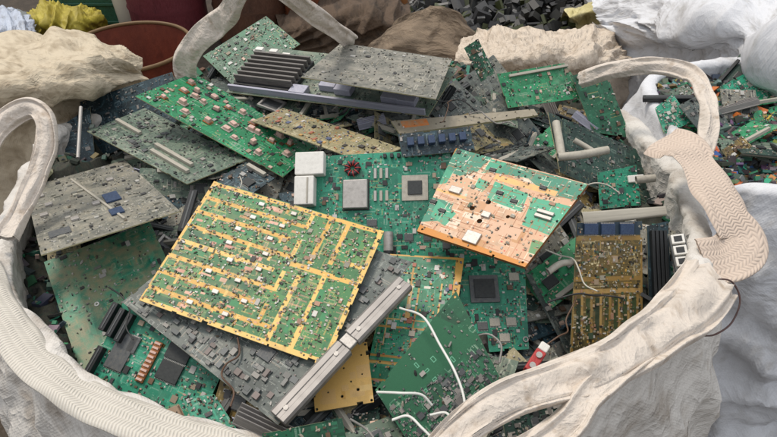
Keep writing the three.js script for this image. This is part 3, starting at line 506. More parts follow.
// a strap: a flat band with thickness swept along a curve; face = the way its broad side looks
function strapGeo(points, width, thick, face, { n = 90, curl = 0.15, twist = 0, wob = 0.004, seed = 1, closed = false, ribs = 0, rib = 0.002, metric = false } = {}) {
  const cv = new THREE.CatmullRomCurve3(points.map(V), closed, 'centripetal'), L = cv.getLength(), N = ribs ? 40 : 18, P = [], f0 = V(face).normalize();
  for (let j = 0; j <= n; j++) {
    const t = j / n, p = cv.getPointAt(t), T = cv.getTangentAt(t), w = typeof width === 'function' ? width(t) : width;
    let nrm = f0.clone().addScaledVector(T, -f0.dot(T)).normalize(); if (twist) nrm.applyAxisAngle(T, twist * (typeof twist === 'number' ? t : 0));
    const s = T.clone().cross(nrm).normalize(), row = [];
    for (let i = 0; i <= N; i++) { // closed outline of the cross-section: top face then bottom face
      const a = i / N * Math.PI * 2, e = Math.sign(Math.cos(a)) * Math.pow(Math.abs(Math.cos(a)), 0.45), h = Math.sign(Math.sin(a)) * Math.pow(Math.abs(Math.sin(a)), 0.7);
      const cr = curl * w * (0.35 - e * e * 0.5) + (ribs ? rib * Math.sin(e * ribs * Math.PI + 2.2 * sx.noise3d(t * L * 5, 1, seed)) : 0) + wob * sx.noise3d(t * L * 14, e * 1.3, seed);
      const q = p.clone().addScaledVector(s, e * w / 2 * (1 + 0.08 * sx.noise3d(t * L * 9, 3, seed))).addScaledVector(nrm, h * thick / 2 + cr);
      row.push(q);
    }
    P.push(row);
  }
  return gridGeo(P, (i, j) => { const a = i / N * Math.PI * 2; return [0.5 + 0.5 * Math.sign(Math.cos(a)) * Math.pow(Math.abs(Math.cos(a)), 0.45), j / n * L].map((e, k) => (k === 0 && metric ? e * 0.045 : e)); }, N + 1, n + 1);
}
const tube = (pts, r, seg = 60, k = 7) => new THREE.TubeGeometry(new THREE.CatmullRomCurve3(pts.map(V), false, 'centripetal'), seg, r, k);

// ---------------------------------------------------------------- ground
function noiseTex(cols, seed, N = 512, f = 6) {
  const c = canvasOf(N, N), x = c.getContext('2d'), im = x.createImageData(N, N), g = mulberry(seed), L = cols.map(hex);
  for (let j = 0; j < N; j++) for (let i = 0; i < N; i++) {
    const a = i / N * 6.2832, b = j / N * 6.2832, r = f / 6.2832;
    let n = 0.5 + 0.5 * (0.6 * sx.noise4d(Math.cos(a) * r, Math.sin(a) * r, Math.cos(b) * r + seed, Math.sin(b) * r) + 0.4 * sx.noise4d(Math.cos(a) * r * 4, Math.sin(a) * r * 4, Math.cos(b) * r * 4 + seed, Math.sin(b) * r * 4));
    n = Math.max(0, Math.min(0.999, n)) * (L.length - 1); const k = Math.floor(n), t = n - k, gr = (g() - 0.5) * 18, q = (j * N + i) * 4;
    for (let e = 0; e < 3; e++) im.data[q + e] = Math.max(0, Math.min(255, L[k][e] * (1 - t) + L[k + 1][e] * t + gr));
    im.data[q + 3] = 255;
  }
  x.putImageData(im, 0, 0); return texOf(c, true);
}
{
  const t = noiseTex(['#2a241f', '#4a4036', '#3a332c', '#5b5044'], 3); t.repeat.set(30, 30);
  const g = mesh('ground', new THREE.PlaneGeometry(60, 60).rotateX(-Math.PI / 2), std({ map: t, roughness: 0.95 }), scene);
  g.userData.kind = 'structure';
}

// ---------------------------------------------------------------- sacks and straps
const fabWhite = fabric('#d2cec8', '#85786a', 2, 0.26), fabCool = fabric('#d2d4d9', '#94918c', 4, 0.16, 0.7, 2.2, 2.4, 0.008), fabBeige = fabric('#c6b9a2', '#85755e', 6, 0.3, 0.75, 2.2, 2.4, 0.010), fabBrown = fabric('#857563', '#463c32', 8, 0.45, 0.9, 2.2, 3, 0.02), fabCream = fabric('#cfc1b0', '#8f7f6c', 9, 0.25, 0.75, 2.2, 3, 0.014);
const rope = webbing('#cfcac0', '#857c6e', 6, 8, 30), tapeMat = fabric('#d3c9be', '#8d7a66', 33, 0.15, 0.8, 6, 9, 0.0045), tapeWide = webbing('#ccbbac', '#98867a', 10, 6, 30);
const mainSack = thing('bulk_sack', 'large white woven bulk sack brim full of circuit boards', 'sack');
mesh('sack_wall', sackGeo(D.rim, { n: 460, seed: 3, amp: 0.03, f: 3.5, bulge: 0.09, dirs: [[0.25, 7, 0.045], [-0.35, 11, 0.025], [1.5, 9, 0.01]] }), fabWhite, mainSack);
mesh('rim_band', strapGeo(D.straps.braid, 0.05, 0.008, [0.35, 0.8, -0.1], { curl: 0.18, n: 120, seed: 4 }), rope, mainSack);
mesh('lifting_loop', strapGeo(D.straps.left, 0.034, 0.009, [0.1, 0.5, 0.85], { curl: 0.3, seed: 7, ribs: 4, rib: 0.0035 , metric: true }), tapeMat, mainSack);
mesh('lifting_loop', strapGeo(D.straps.top, (t) => t < 0.25 ? 0.052 : t < 0.45 ? 0.052 - (t - 0.25) * 0.1 : 0.036, 0.006, [0, 0.45, 0.9], { curl: 0.12, n: 130, seed: 9, ribs: 2, rib: 0.002 , metric: true }), tapeMat, mainSack);
mesh('lifting_loop', strapGeo(D.straps.right, 0.034, 0.008, [0, 0.6, 0.8], { curl: 0.3, seed: 12, ribs: 2, rib: 0.003 , metric: true }), tapeMat, mainSack);
mesh('webbing_strap', strapGeo(D.straps.web, (t) => t < 0.2 ? 0.085 : 0.072, 0.004, [0.1, 0.9, 0.35], { curl: 0.04, wob: 0.006, seed: 14 }), tapeWide, mainSack);
mesh('lifting_loop', strapGeo(D.straps.front, (t) => 0.078 - 0.045 * t, 0.007, [-0.1, 0.85, 0.5], { curl: 0.25, n: 140, wob: 0.008, seed: 17, ribs: 6, rib: 0.0042 , metric: true }), tapeMat, mainSack);
mesh('lifting_loop', strapGeo(D.straps.front2, 0.036, 0.007, [-0.2, 0.8, 0.5], { curl: 0.25, n: 90, wob: 0.006, seed: 19, ribs: 4, rib: 0.0032, metric: true }), tapeMat, mainSack);
const nSack = thing('bulk_sack', 'white woven bulk sack of mixed electronic scrap with clean creased side', 'sack');
mesh('sack_wall', sackGeo(D.nrim, { n: 460, seed: 23, amp: 0.03, f: 2.6, bulge: 0.06, depth: 0.2, dirs: [[1.57, 13, 0.07], [1.45, 7, 0.03], [0.3, 5, 0.015]] }), fabCool, nSack);
const bSack = thing('bulk_sack', 'dusty brown sack with rolled rim and dark open mouth', 'sack');
mesh('sack_wall', sackGeo(D.brim, { n: 260, seed: 31, amp: 0.05, f: 3, inset: 0.04, roll: 0.03, bulge: 0.24, depth: 0.4, dirs: [[0.2, 5, 0.06], [1.5, 6, 0.04]] }), fabBrown, bSack);
single('beige_sack', clothGeo(D.cloth.beige, { amp: 0.012, f: 1.6, seed: 3, nu: 180, nv: 150, dirs: [[0.75, 5, 0.03], [-0.5, 7, 0.016]] }), fabBeige, 'crumpled beige sack cloth beside the brown tub', 'sack');
single('white_sack', clothGeo(D.cloth.white, { amp: 0.03, f: 1.8, seed: 8, nu: 200, nv: 150, dirs: [[0.9, 2.6, 0.1], [-0.5, 4, 0.05], [1.6, 8, 0.015]] }), fabCool, 'big white sack lying folded over behind the scrap sacks', 'sack');
single('cream_sack', clothGeo(D.cloth.cream, { amp: 0.02, f: 2, seed: 12, nu: 180, nv: 140, dirs: [[0.5, 5, 0.026], [1.2, 7, 0.02], [-0.7, 14, 0.007]] }), fabCream, 'cream sack in front of the black scrap heap', 'sack');
single('brown_tarp', clothGeo(D.cloth.tarp, { amp: 0.03, f: 3, seed: 41, dirs: [[0.5, 6, 0.05], [1.4, 8, 0.04]] }), fabric('#5a4a3c', '#2e2721', 45, 0.35, 0.9), 'dark brown tarpaulin heaped between barrels and the dusty brown sack', 'tarpaulin');
single('plastic_sheet', clothGeo(D.cloth.yellow, { amp: 0.03, f: 3, seed: 15, dirs: [[0.6, 9, 0.03], [-0.8, 15, 0.022]] }), std({ map: noiseTex(['#5d5618', '#94862a', '#b3a53a', '#6f6a38'], 8, 256), roughness: 0.6, side: THREE.DoubleSide }), 'crumpled yellow plastic sheet left of the brown tub', 'plastic sheet');
single('plastic_bag', clothGeo(D.cloth.blue, { amp: 0.02, f: 3, seed: 19, dirs: [[0.4, 8, 0.05], [1.5, 11, 0.03]] }), fabric('#b9c2d2', '#8b8d92', 21, 0.2, 0.4), 'pale blue plastic bag behind the beige sack cloth', 'bag');
single('plastic_strip', clothGeo(D.cloth.yellow2, { amp: 0.02, f: 4, seed: 22, dirs: [[0.2, 8, 0.05]] }), std({ map: noiseTex(['#b5ab8c', '#d8d0a0', '#cfc48a', '#a79c86'], 10, 256), roughness: 0.5, side: THREE.DoubleSide }), 'pale yellow plastic strip on the black scrap heap', 'plastic strip');

// ---------------------------------------------------------------- tub, barrels and clutter behind
const lathe = (pts, n = 48) => new THREE.LatheGeometry(pts.map(([a, b]) => new THREE.Vector2(a, b)), n);
{
  const t = noiseTex(['#552519', '#763826', '#652e20', '#844833'], 12); t.repeat.set(2, 1);
  const m = std({ map: t, roughness: 0.55, side: THREE.DoubleSide });
  const g = thing('plastic_tub', 'round reddish brown open plastic tub', 'tub', [D.pt.tub[0], 0, D.pt.tub[2]]);
  mesh('shell', lathe([[0, 0.02], [0.19, 0.02], [0.2, 0], [0.265, 0.4]]), m, g);
  const rt = noiseTex(['#4e3a22', '#6b5232', '#7d6340'], 13, 128);
  mesh('rim', new THREE.TorusGeometry(0.268, 0.009, 8, 64).rotateX(Math.PI / 2).translate(0, 0.402, 0), std({ map: rt, roughness: 0.6 }), g);
}
function barrel(pos, r, h, cols, seed, label, s = 1) {
  const t = noiseTex(cols, seed, 256); t.repeat.set(2, 1);
  const g = thing('storage_barrel', label, 'barrel', pos);
  mesh('body', lathe([[0, 0.01], [r * 0.96, 0.01], [r, 0.03], [r, h * 0.32], [r * 1.03, h * 0.335], [r, h * 0.35], [r, h * 0.65], [r * 1.03, h * 0.665], [r, h * 0.68], [r, h - 0.02], [r * 0.97, h]]), std({ map: t, roughness: 0.6, side: THREE.DoubleSide }), g);
  mesh('lid', lathe([[0, h - 0.015], [r * 0.97, h - 0.015], [r * 1.02, h], [r * 1.0, h + 0.012], [0, h + 0.006]]), std({ map: t, roughness: 0.6 }), g);
}
barrel([D.pt.barrel[0] - 0.05, 0, D.pt.barrel[2] - 0.28], 0.22, 0.75, ['#4a1c22', '#6a2b33', '#5a242b'], 14, 'maroon plastic barrel behind the brown tub');
barrel([D.pt.barrel2[0], 0, D.pt.barrel2[2] - 0.2], 0.22, 0.7, ['#3d2a22', '#5d4032', '#75523c'], 15, 'dusty brown barrel behind the strap of the sack');
barrel([D.pt.barrel3[0], 0, D.pt.barrel3[2] - 0.15], 0.2, 0.55, ['#5a2a1a', '#7c4428', '#3b2a22'], 16, 'rusty orange brown barrel beside the dusty brown one');
{
  const m = std({ map: noiseTex(['#1b3b30', '#2c5a48', '#23443a'], 17, 128), roughness: 0.5 });
  const g = thing('plastic_crate', 'dark green plastic crate behind the yellow plastic sheet', 'crate', [D.pt.crate[0], 0, D.pt.crate[2] - 0.25]);
  for (const z of [-0.15, 0.15]) mesh('side_wall', rbox(0.44, 0.5, 0.02, 0, 0.255, z, 0.006), m, g);
  for (const x of [-0.21, 0.21]) mesh('end_wall', rbox(0.02, 0.5, 0.28, x, 0.255, 0, 0.006), m, g);
  mesh('base', rbox(0.4, 0.02, 0.28, 0, 0.02, 0, 0.006), m, g);
  for (let k = 0; k < 4; k++) mesh('rib', rbox(0.43, 0.018, 0.012, 0, 0.1 + k * 0.11, 0.164, 0.004), m, g);
  const p = thing('storage_pail', 'white pail with yellow stripe between green crate and maroon barrel', 'pail', [D.pt.pail[0] + 0.02, 0, D.pt.pail[2] - 0.2]);
  mesh('body', lathe([[0, 0.01], [0.08, 0.01], [0.1, 0.5], [0, 0.5]], 28), std({ color: 0xcfc8b8, roughness: 0.5 }), p);
  mesh('stripe', rbox(0.05, 0.48, 0.02, 0.085, 0.25, 0.05, 0.004), std({ color: 0xd0b41c, roughness: 0.5 }), p);
  const w = noiseTex(['#6e4624', '#8e5d31', '#7b4f2a'], 18, 128); w.repeat.set(1, 6);
  single('wooden_post', new THREE.CylinderGeometry(0.028, 0.032, 1.2, 12).translate(D.pt.post[0], 0.6, D.pt.post[2]), std({ map: w, roughness: 0.8 }), 'orange brown wooden post behind the dusty brown sack', 'post');
}

// ---------------------------------------------------------------- board parts
const mNoise = (cols, seed, o = {}) => std({ map: noiseTex(cols, seed, 128, 5), roughness: 0.6, ...o });
const mChip = mNoise(['#1c1f20', '#2b2f30', '#3a3d3c'], 51, { roughness: 0.55 }), mChipDusty = mNoise(['#3c4044', '#55585a', '#6a6862'], 52), mBlue = mNoise(['#1e2d48', '#2c3f5d', '#42536c'], 53),
  mTin = mNoise(['#8f8c87', '#aaa6a2', '#b9b5b0'], 54, { metalness: 0.35, roughness: 0.45 }), mAlu = mNoise(['#7f7b78', '#979390', '#a8a3a0'], 55, { metalness: 0.45, roughness: 0.5 }),
  mWhite = mNoise(['#cfccc6', '#dedcd6', '#e6e3de'], 56), mLilac = mNoise(['#8c8da0', '#a5a6b6', '#b9b8c4'], 57, { metalness: 0.1, roughness: 0.45 }), mGold = mNoise(['#b98f48', '#d3a95c', '#e0bd78'], 58, { metalness: 0.35, roughness: 0.45 }),
  mPink = mNoise(['#b98d80', '#d0aea2', '#e2cdc2'], 59), mBlack = mNoise(['#131517', '#1e2124', '#2b2d2f'], 60, { roughness: 0.5 }), mRed = mNoise(['#8d1f26', '#b23a3a', '#c35a4e'], 61), mCopper = mNoise(['#7a4a2a', '#966038', '#ad7a4a'], 62, { metalness: 0.4, roughness: 0.45 }),
  mPale = mNoise(['#8f8b80', '#a8a397', '#b9b4a7'], 63), mWire = mNoise(['#c9cbc8', '#d8d9d4', '#e6e5df'], 64, { roughness: 0.5 }), mSmall = std({ vertexColors: true, roughness: 0.55 });
const mEdge = mNoise(['#7d7a5a', '#a39b78', '#8d8a68'], 65);
const PAL = {
  stripe: [[0.02, 0.02, 0.02], [0.5, 0.48, 0.44], [0.35, 0.2, 0.13], [0.4, 0.3, 0.2], [0.3, 0.28, 0.22], [0.06, 0.1, 0.06]],
  dusty: [[0.13, 0.14, 0.14], [0.09, 0.1, 0.1], [0.18, 0.18, 0.17], [0.24, 0.23, 0.21], [0.05, 0.055, 0.06], [0.16, 0.13, 0.12]],
  mix: [[0.02, 0.02, 0.022], [0.02, 0.02, 0.022], [0.05, 0.05, 0.055], [0.3, 0.24, 0.17], [0.5, 0.49, 0.46], [0.42, 0.42, 0.4], [0.12, 0.07, 0.04], [0.55, 0.38, 0.3]],
  pale: [[0.3, 0.29, 0.24], [0.4, 0.38, 0.33], [0.18, 0.18, 0.16], [0.05, 0.05, 0.05], [0.45, 0.44, 0.41]],
  dark: [[0.02, 0.022, 0.024], [0.05, 0.055, 0.06], [0.1, 0.11, 0.11], [0.16, 0.15, 0.14], [0.28, 0.26, 0.24]],
  gold: [[0.02, 0.02, 0.02], [0.05, 0.045, 0.04], [0.5, 0.3, 0.1], [0.45, 0.4, 0.32], [0.55, 0.53, 0.5], [0.1, 0.12, 0.2], [0.45, 0.16, 0.1]],
};
function inPoly(q, x, z) { let c = false; for (let i = 0, j = q.length - 1; i < q.length; j = i++) { const [xi, zi] = q[i], [xj, zj] = q[j]; if ((zi > z) !== (zj > z) && x < (xj - xi) * (z - zi) / (zj - zi) + xi) c = !c; } return c; }
function boardGeo(q, thick, notch, holes) {
  const pts = [];
  q.forEach((a, i) => {
    const b = q[(i + 1) % q.length], dx = b[0] - a[0], dz = b[1] - a[1], L = Math.hypot(dx, dz), tx = dx / L, tz = dz / L, nx = -tz, nz = tx;
    pts.push(a); let s = rr(0.012, 0.05); let k = notch;
    while (k-- > 0 && s < L - 0.02) { const w = rr(0.003, 0.012), d = rr(0.001, 0.0035); for (const [e, f] of [[s, 0], [s, d], [s + w, d], [s + w, 0]]) pts.push([a[0] + tx * e + nx * f, a[1] + tz * e + nz * f]); s += w + rr(0.02, 0.09); }
  });
  const sh = new THREE.Shape(pts.map(([x, z]) => new THREE.Vector2(x, -z)));
  for (const [x, z, r] of holes) { const p = new THREE.Path(); p.absarc(x, -z, r, 0, Math.PI * 2, true); sh.holes.push(p); }
  const g = new THREE.ExtrudeGeometry(sh, { depth: thick, bevelEnabled: false, curveSegments: 5 }).rotateX(-Math.PI / 2).translate(0, -thick, 0);
  const xs = q.map((p) => p[0]), zs = q.map((p) => p[1]), x0 = Math.min(...xs), x1 = Math.max(...xs), z0 = Math.min(...zs), z1 = Math.max(...zs), P = g.attributes.position, U = g.attributes.uv;
  for (let i = 0; i < P.count; i++) U.setXY(i, (P.getX(i) - x0) / (x1 - x0), 1 - (P.getZ(i) - z0) / (z1 - z0));
  return { g, x0, z0, w: x1 - x0, h: z1 - z0 };
}
function smallParts(q, b, n, pal, avoid, hmax = 0.003, bigShare = 0.1, where = null) {
  const l = [];
  for (let k = 0, tries = 0; k < n && tries < n * 4; tries++) {
    const x = b.x0 + R() * b.w, z = b.z0 + R() * b.h; let ok = true;
    const big = R() < bigShare, w = big ? rr(0.005, 0.011) : rr(0.0012, 0.0042), d = big ? rr(0.004, 0.009) : rr(0.001, 0.003), h = big ? rr(0.001, hmax) : rr(0.0006, 0.0022), sw = R() < 0.5;
    const W = sw ? d : w, E = sw ? w : d;
    for (const s of [-1, 1]) for (const t of [-1, 1]) if (!inPoly(q, x + s * (W / 2 + 0.001), z + t * (E / 2 + 0.001))) ok = false;
    for (const [ax, az, aw, ad] of avoid) if (Math.abs(x - ax) < aw / 2 + W / 2 && Math.abs(z - az) < ad / 2 + E / 2) ok = false;
    if (!ok || (where && !where((x - b.x0) / b.w, (z - b.z0) / b.h))) continue; k++;
    const c = pick(pal), v = rr(0.75, 1.2);
    l.push(colored(box(W, h, E, x, h / 2, z), c.map((e) => e * v)));
    if (!big && R() < 0.3) { const e = 0.42 * v; l.push(colored(box(W * 1.4, h * 0.5, E * 0.6, x, h * 0.25, z), [e, e, e * 0.95])); }
  }
  return merge(l);
}
function makeBoard(key, o) {
  const d = D.boards[key], q = d.q, p = d.p, f = d.f;
  const g = thing(o.name ?? 'circuit_board', o.label, o.category ?? 'circuit board', p.slice(0, 3), p.slice(3, 7), o.group);
  const holes = [];
  if (o.holes !== 0) { const c = [q.reduce((s, e) => s + e[0], 0) / 4, q.reduce((s, e) => s + e[1], 0) / 4]; for (const e of q) holes.push([e[0] + (c[0] - e[0]) * 0.07, e[1] + (c[1] - e[1]) * 0.07, 0.0019]); for (const e of o.more ?? []) holes.push(e); }
  const b = boardGeo(q, o.thick ?? 0.0018, o.notch ?? 1, holes);
  const t = boardTex(key, b.w, b.h, (x, W, H) => o.draw ? o.draw(x, W, H) : printBoard(x, W, H, STY[o.style], o.print ?? {}), o.dust ?? 0.35, o.dustCol);
  mesh('substrate', b.g, [std({ map: t, roughness: o.rough ?? 0.5, metalness: o.metal ?? 0 }), o.edge ?? mEdge], g);
  const avoid = [];
  const add = (name, geo, mat, x, z, w, dd, ry = 0) => { if (ry) geo.rotateY(ry); geo.translate(x, 0, z); avoid.push([x, z, w * 1.1, dd * 1.1]); return mesh(name, geo, mat, g); };
  if (o.parts) o.parts(f, add, g, b);
  if (o.n) { const m = mesh('small_components', smallParts(q, b, o.n, PAL[o.pal ?? 'mix'], avoid, o.hmax, o.big, o.where), mSmall, g); m.userData.kind = 'stuff'; }
  return g;
}
function chipAt(add, x, z, w, d, h = 0.003, mat = mChip, pins = true, ry = 0) {
  const c = add('chip', rbox(w, h, d, 0, h / 2 + 0.0004, 0, 0.0006), mat, x, z, w, d, ry);
  if (pins) {
    const l = []; const n = Math.max(3, Math.round(w / 0.0022));
    for (let k = 0; k < n; k++) for (const s of [-1, 1]) l.push(box(w / n * 0.5, h * 0.4, 0.0016, -w / 2 + (k + 0.5) * w / n, h * 0.2, s * (d / 2 + 0.0008)));
    const gg = merge(l); if (ry) gg.rotateY(ry); gg.translate(x, 0, z); const m = mesh('pins', gg, mTin, c); m.userData.kind = 'stuff';
  }
  return c;
}
// ---- prints of the boards that stand out
function drawStriped(x, W, H) {
  printBoard(x, W, H, { ...STY.green, base: '#3a7743', light: '#639350', dark: '#235031', pad: '#c9a45e', pad2: '#c98a78', silk: '#d8c9a0' }, { vias: 1.5, silk: 0.4, traces: 0.6, feet: 1.4 });
  const au = ['#d9ac58', '#e0b968', '#cda04c'];
  const bar = (u, v, w, h) => { x.fillStyle = pick(au); x.fillRect(u * W, v * H, w * W, h * H); for (let k = 0; k < 6; k++) { x.fillStyle = pick(['#b97f2c', '#e9c67c', '#c9904a']); x.fillRect((u + R() * w) * W, (v + R() * h) * H, rr(2, 7), rr(2, 4)); } };
  for (let k = 0; k < 8; k++) { // lanes
    const v = k * 0.124 + 0.005;
    bar(0, v, k ? 0.56 + (k % 2) * 0.06 : 1, 0.031);
    if (k % 2) bar(0.6, v - 0.124, 0.022, 0.15);
    for (let m = 0; m < 4; m++) { const u = 0.1 + m * 0.13 + rr(-0.03, 0.03); bar(u, v, 0.014, rr(0.05, 0.09)); }
    for (let m = 0; m < 3; m++) { x.fillStyle = pick(['#186a3c', '#1f7a48', '#145536']); x.fillRect(rr(0.03, 0.42) * W, (v + 0.045) * H, rr(0.08, 0.16) * W, 0.035 * H); }
    for (let m = 0; m < 4; m++) { x.fillStyle = pick(['#c98d7c', '#b98a5a', '#d6a58f']); x.fillRect(rr(0.03, 0.56) * W, (v + rr(0.04, 0.09)) * H, rr(0.02, 0.06) * W, rr(0.012, 0.03) * H); }
  }
  bar(0, 0.965, 1, 0.035); bar(0, 0, 0.022, 1); bar(0.974, 0, 0.026, 1);
  bar(0.7, 0, 0.024, 0.4); bar(0.68, 0.5, 0.026, 0.5); bar(0.8, 0.02, 0.024, 0.34); bar(0.8, 0.42, 0.026, 0.56); bar(0.62, 0.42, 0.36, 0.035); bar(0.88, 0.3, 0.1, 0.03); bar(0.56, 0.87, 0.15, 0.03);
  for (let m = 0; m < 12; m++) { x.fillStyle = pick(['#1f6a3f', '#2b7d4c']); x.fillRect(rr(0.72, 0.95) * W, rr(0.05, 0.95) * H, rr(0.015, 0.03) * W, rr(0.05, 0.12) * H); }
  for (let k = 0; k < 260; k++) { x.fillStyle = pick(['#8f5f3a', '#c9957c', '#d9c2a0', '#4a4a2c', '#b98a4a']); x.fillRect(R() * W, R() * H, rr(3, 12), rr(2, 6)); }
  for (let k = 0; k < 90; k++) { x.fillStyle = '#1c130c'; x.beginPath(); const e = k % 4; x.arc((e === 0 ? 0.012 : e === 1 ? 0.985 : R()) * W, (e === 2 ? 0.98 : e === 3 ? 0.02 : Math.round(R() * 8) * 0.124 + 0.02) * H, rr(1.6, 3.2), 0, 7); x.fill(); }
}
function drawGoldTeal(x, W, H) {
  x.fillStyle = '#cda382'; x.fillRect(0, 0, W, H);
  const area = (c, l) => { x.fillStyle = c; x.beginPath(); l.forEach(([u, v], i) => i ? x.lineTo(u * W, v * H) : x.moveTo(u * W, v * H)); x.fill(); };
  for (let i = 0; i < 26; i++) { x.fillStyle = pick(['#d9b79c', '#c2926a', '#d0a98c', '#bb8a5c', '#e0cab4']); x.fillRect(R() * W, R() * H, rr(0.05, 0.2) * W, rr(0.05, 0.16) * H); }
  const T = () => pick(['#2f9472', '#3ea17e', '#2a7f66', '#5aa78c']);
  area(T(), [[0, 0], [0.3, 0], [0.26, 0.2], [0.16, 0.3], [0, 0.28]]); area(T(), [[0, 0.25], [0.1, 0.28], [0.1, 0.42], [0, 0.5]]); area(T(), [[0.36, 0.02], [1, 0.02], [1, 0.2], [0.8, 0.24], [0.62, 0.12], [0.38, 0.16]]);
  area(T(), [[0.42, 0.25], [0.68, 0.28], [0.7, 0.48], [0.44, 0.46]]); area(T(), [[0.72, 0.3], [1, 0.28], [1, 0.62], [0.75, 0.6]]); area(T(), [[0, 0.62], [0.24, 0.6], [0.26, 0.8], [0.1, 0.9], [0, 0.86]]); area('#5a8f5c', [[0.86, 0.7], [1, 0.7], [1, 0.82], [0.88, 0.84]]);
  for (let i = 0; i < 150; i++) { x.fillStyle = pick(['#1c6b50', '#8fc7ab', '#b9d6c4', '#2b7f66']); const u = pick([rr(0, 0.3), rr(0.42, 1)]), v = rr(0, 0.5); x.fillRect(u * W, v * H, rr(2, 9), rr(2, 6)); }
  area('#2f9a78', [[0.3, 0.02], [0.42, 0.02], [0.4, 0.14], [0.3, 0.2]]); area('#3a9f7c', [[0.12, 0.62], [0.3, 0.7], [0.28, 0.86], [0.14, 0.8]]); area('#47a583', [[0.3, 0.26], [0.4, 0.28], [0.38, 0.4], [0.3, 0.38]]);
  for (let i = 0; i < 220; i++) { x.strokeStyle = pick(['#9b5a38', '#b06a44', '#f0dcc4', '#8a5230']); x.lineWidth = rr(1, 2.4); x.beginPath(); let u = R() * W, v = R() * H; x.moveTo(u, v); for (let k = 0; k < 3; k++) { if (R() < 0.5) u += rr(-50, 50); else v += rr(-40, 40); x.lineTo(u, v); } x.stroke(); }
  x.fillStyle = '#e6b06c'; x.fillRect(0.4 * W, 0.17 * H, 0.45 * W, 0.06 * H); x.fillRect(0, 0.5 * H, 0.3 * W, 0.03 * H);
  for (let i = 0; i < 70; i++) { x.fillStyle = pick(['#f0d9c0', '#7b3f22', '#c5463a', '#e9e3d8', '#6d5a3c']); x.fillRect(R() * W, R() * H, rr(2, 7), rr(2, 5)); }
  x.fillStyle = '#c77f26'; x.fillRect(0, 0.93 * H, W, 0.07 * H); x.fillRect(0, 0, 0.012 * W, H);
}
function drawRF(x, W, H) {
  printBoard(x, W, H, STY.brown, { vias: 1.6, traces: 0.5, feet: 1.4 });
  x.fillStyle = '#1f3240'; x.fillRect(0, 0.0, W, 0.09 * H); for (let k = 0; k < 90; k++) { x.fillStyle = pick(['#4a4228', '#5f5330', '#393520', '#55603c']); x.fillRect(rr(0.05, 0.95) * W, rr(0.12, 0.97) * H, rr(6, 22), rr(6, 24)); }
  const au = () => pick(['#a3834a', '#b08f56', '#94763f']);
  for (const v of [0.095, 0.36, 0.44, 0.97]) { x.fillStyle = au(); x.fillRect(0, v * H, W, 0.03 * H); }
  x.fillStyle = au(); x.fillRect(0, 0, 0.05 * W, H); x.fillRect(0.95 * W, 0.1 * H, 0.05 * W, 0.9 * H);
  for (let k = 0; k < 7; k++) { x.fillStyle = pick(['#3a4a2a', '#2f3d2a', '#4a5230']); x.fillRect((0.09 + k * 0.125) * W, 0.5 * H, 0.055 * W, 0.22 * H); x.fillStyle = au(); x.fillRect((0.15 + k * 0.125) * W, 0.48 * H, 0.03 * W, 0.26 * H); }
  for (let i = 0; i < 150; i++) { x.fillStyle = pick(['#2b2a20', '#d3c7a0', '#7f7f72', '#4b5a66', '#c79a45']); x.fillRect(rr(0.06, 0.94) * W, pick([rr(0.13, 0.36), rr(0.73, 0.96)]) * H, rr(3, 8), rr(3, 10)); }
}
function drawGoldGreen(x, W, H) {
  printBoard(x, W, H, { ...STY.teal, base: '#2f7a58' }, { vias: 1 });
  for (let i = 0; i < 12; i++) { x.fillStyle = pick(['#c99a4a', '#d6ac60', '#b88c48', '#d0b07a']); if (R() < 0.5) x.fillRect(0, R() * H, W * rr(0.4, 1), rr(4, 9)); else x.fillRect(R() * W, R() * H * 0.6, rr(4, 8), H * rr(0.2, 0.6)); }
  for (let i = 0; i < 26; i++) { x.fillStyle = pick(['#1d8a55', '#b5a890', '#8d8f8c', '#c98f80', '#d8d2c4']); x.fillRect(R() * W, R() * H, rr(6, 26), rr(6, 20)); }
  x.fillStyle = '#c79a4a'; x.fillRect(0.9 * W, 0, 0.1 * W, H); x.fillRect(0, 0, W, 0.02 * H);
}
function drawHalf(x, W, H) { // plain green field on one side, crowded on the other
  printBoard(x, W, H, { ...STY.green, base: '#125537', light: '#24754f', dark: '#0b3f29' }, { traces: 0.7, feet: 0.8, vias: 0.8 });
  x.fillStyle = '#135a39'; x.beginPath(); x.moveTo(0, 0.25 * H); x.lineTo(0.5 * W, 0.1 * H); x.lineTo(0.45 * W, 0.75 * H); x.lineTo(0, H); x.fill();
  x.strokeStyle = '#6fb192'; x.lineWidth = 2; for (let k = 0; k < 6; k++) { const a = rr(0.2, 0.5) * W, b = rr(0.2, 0.7) * H; x.strokeRect(a, b, rr(6, 16), rr(6, 16)); }
}

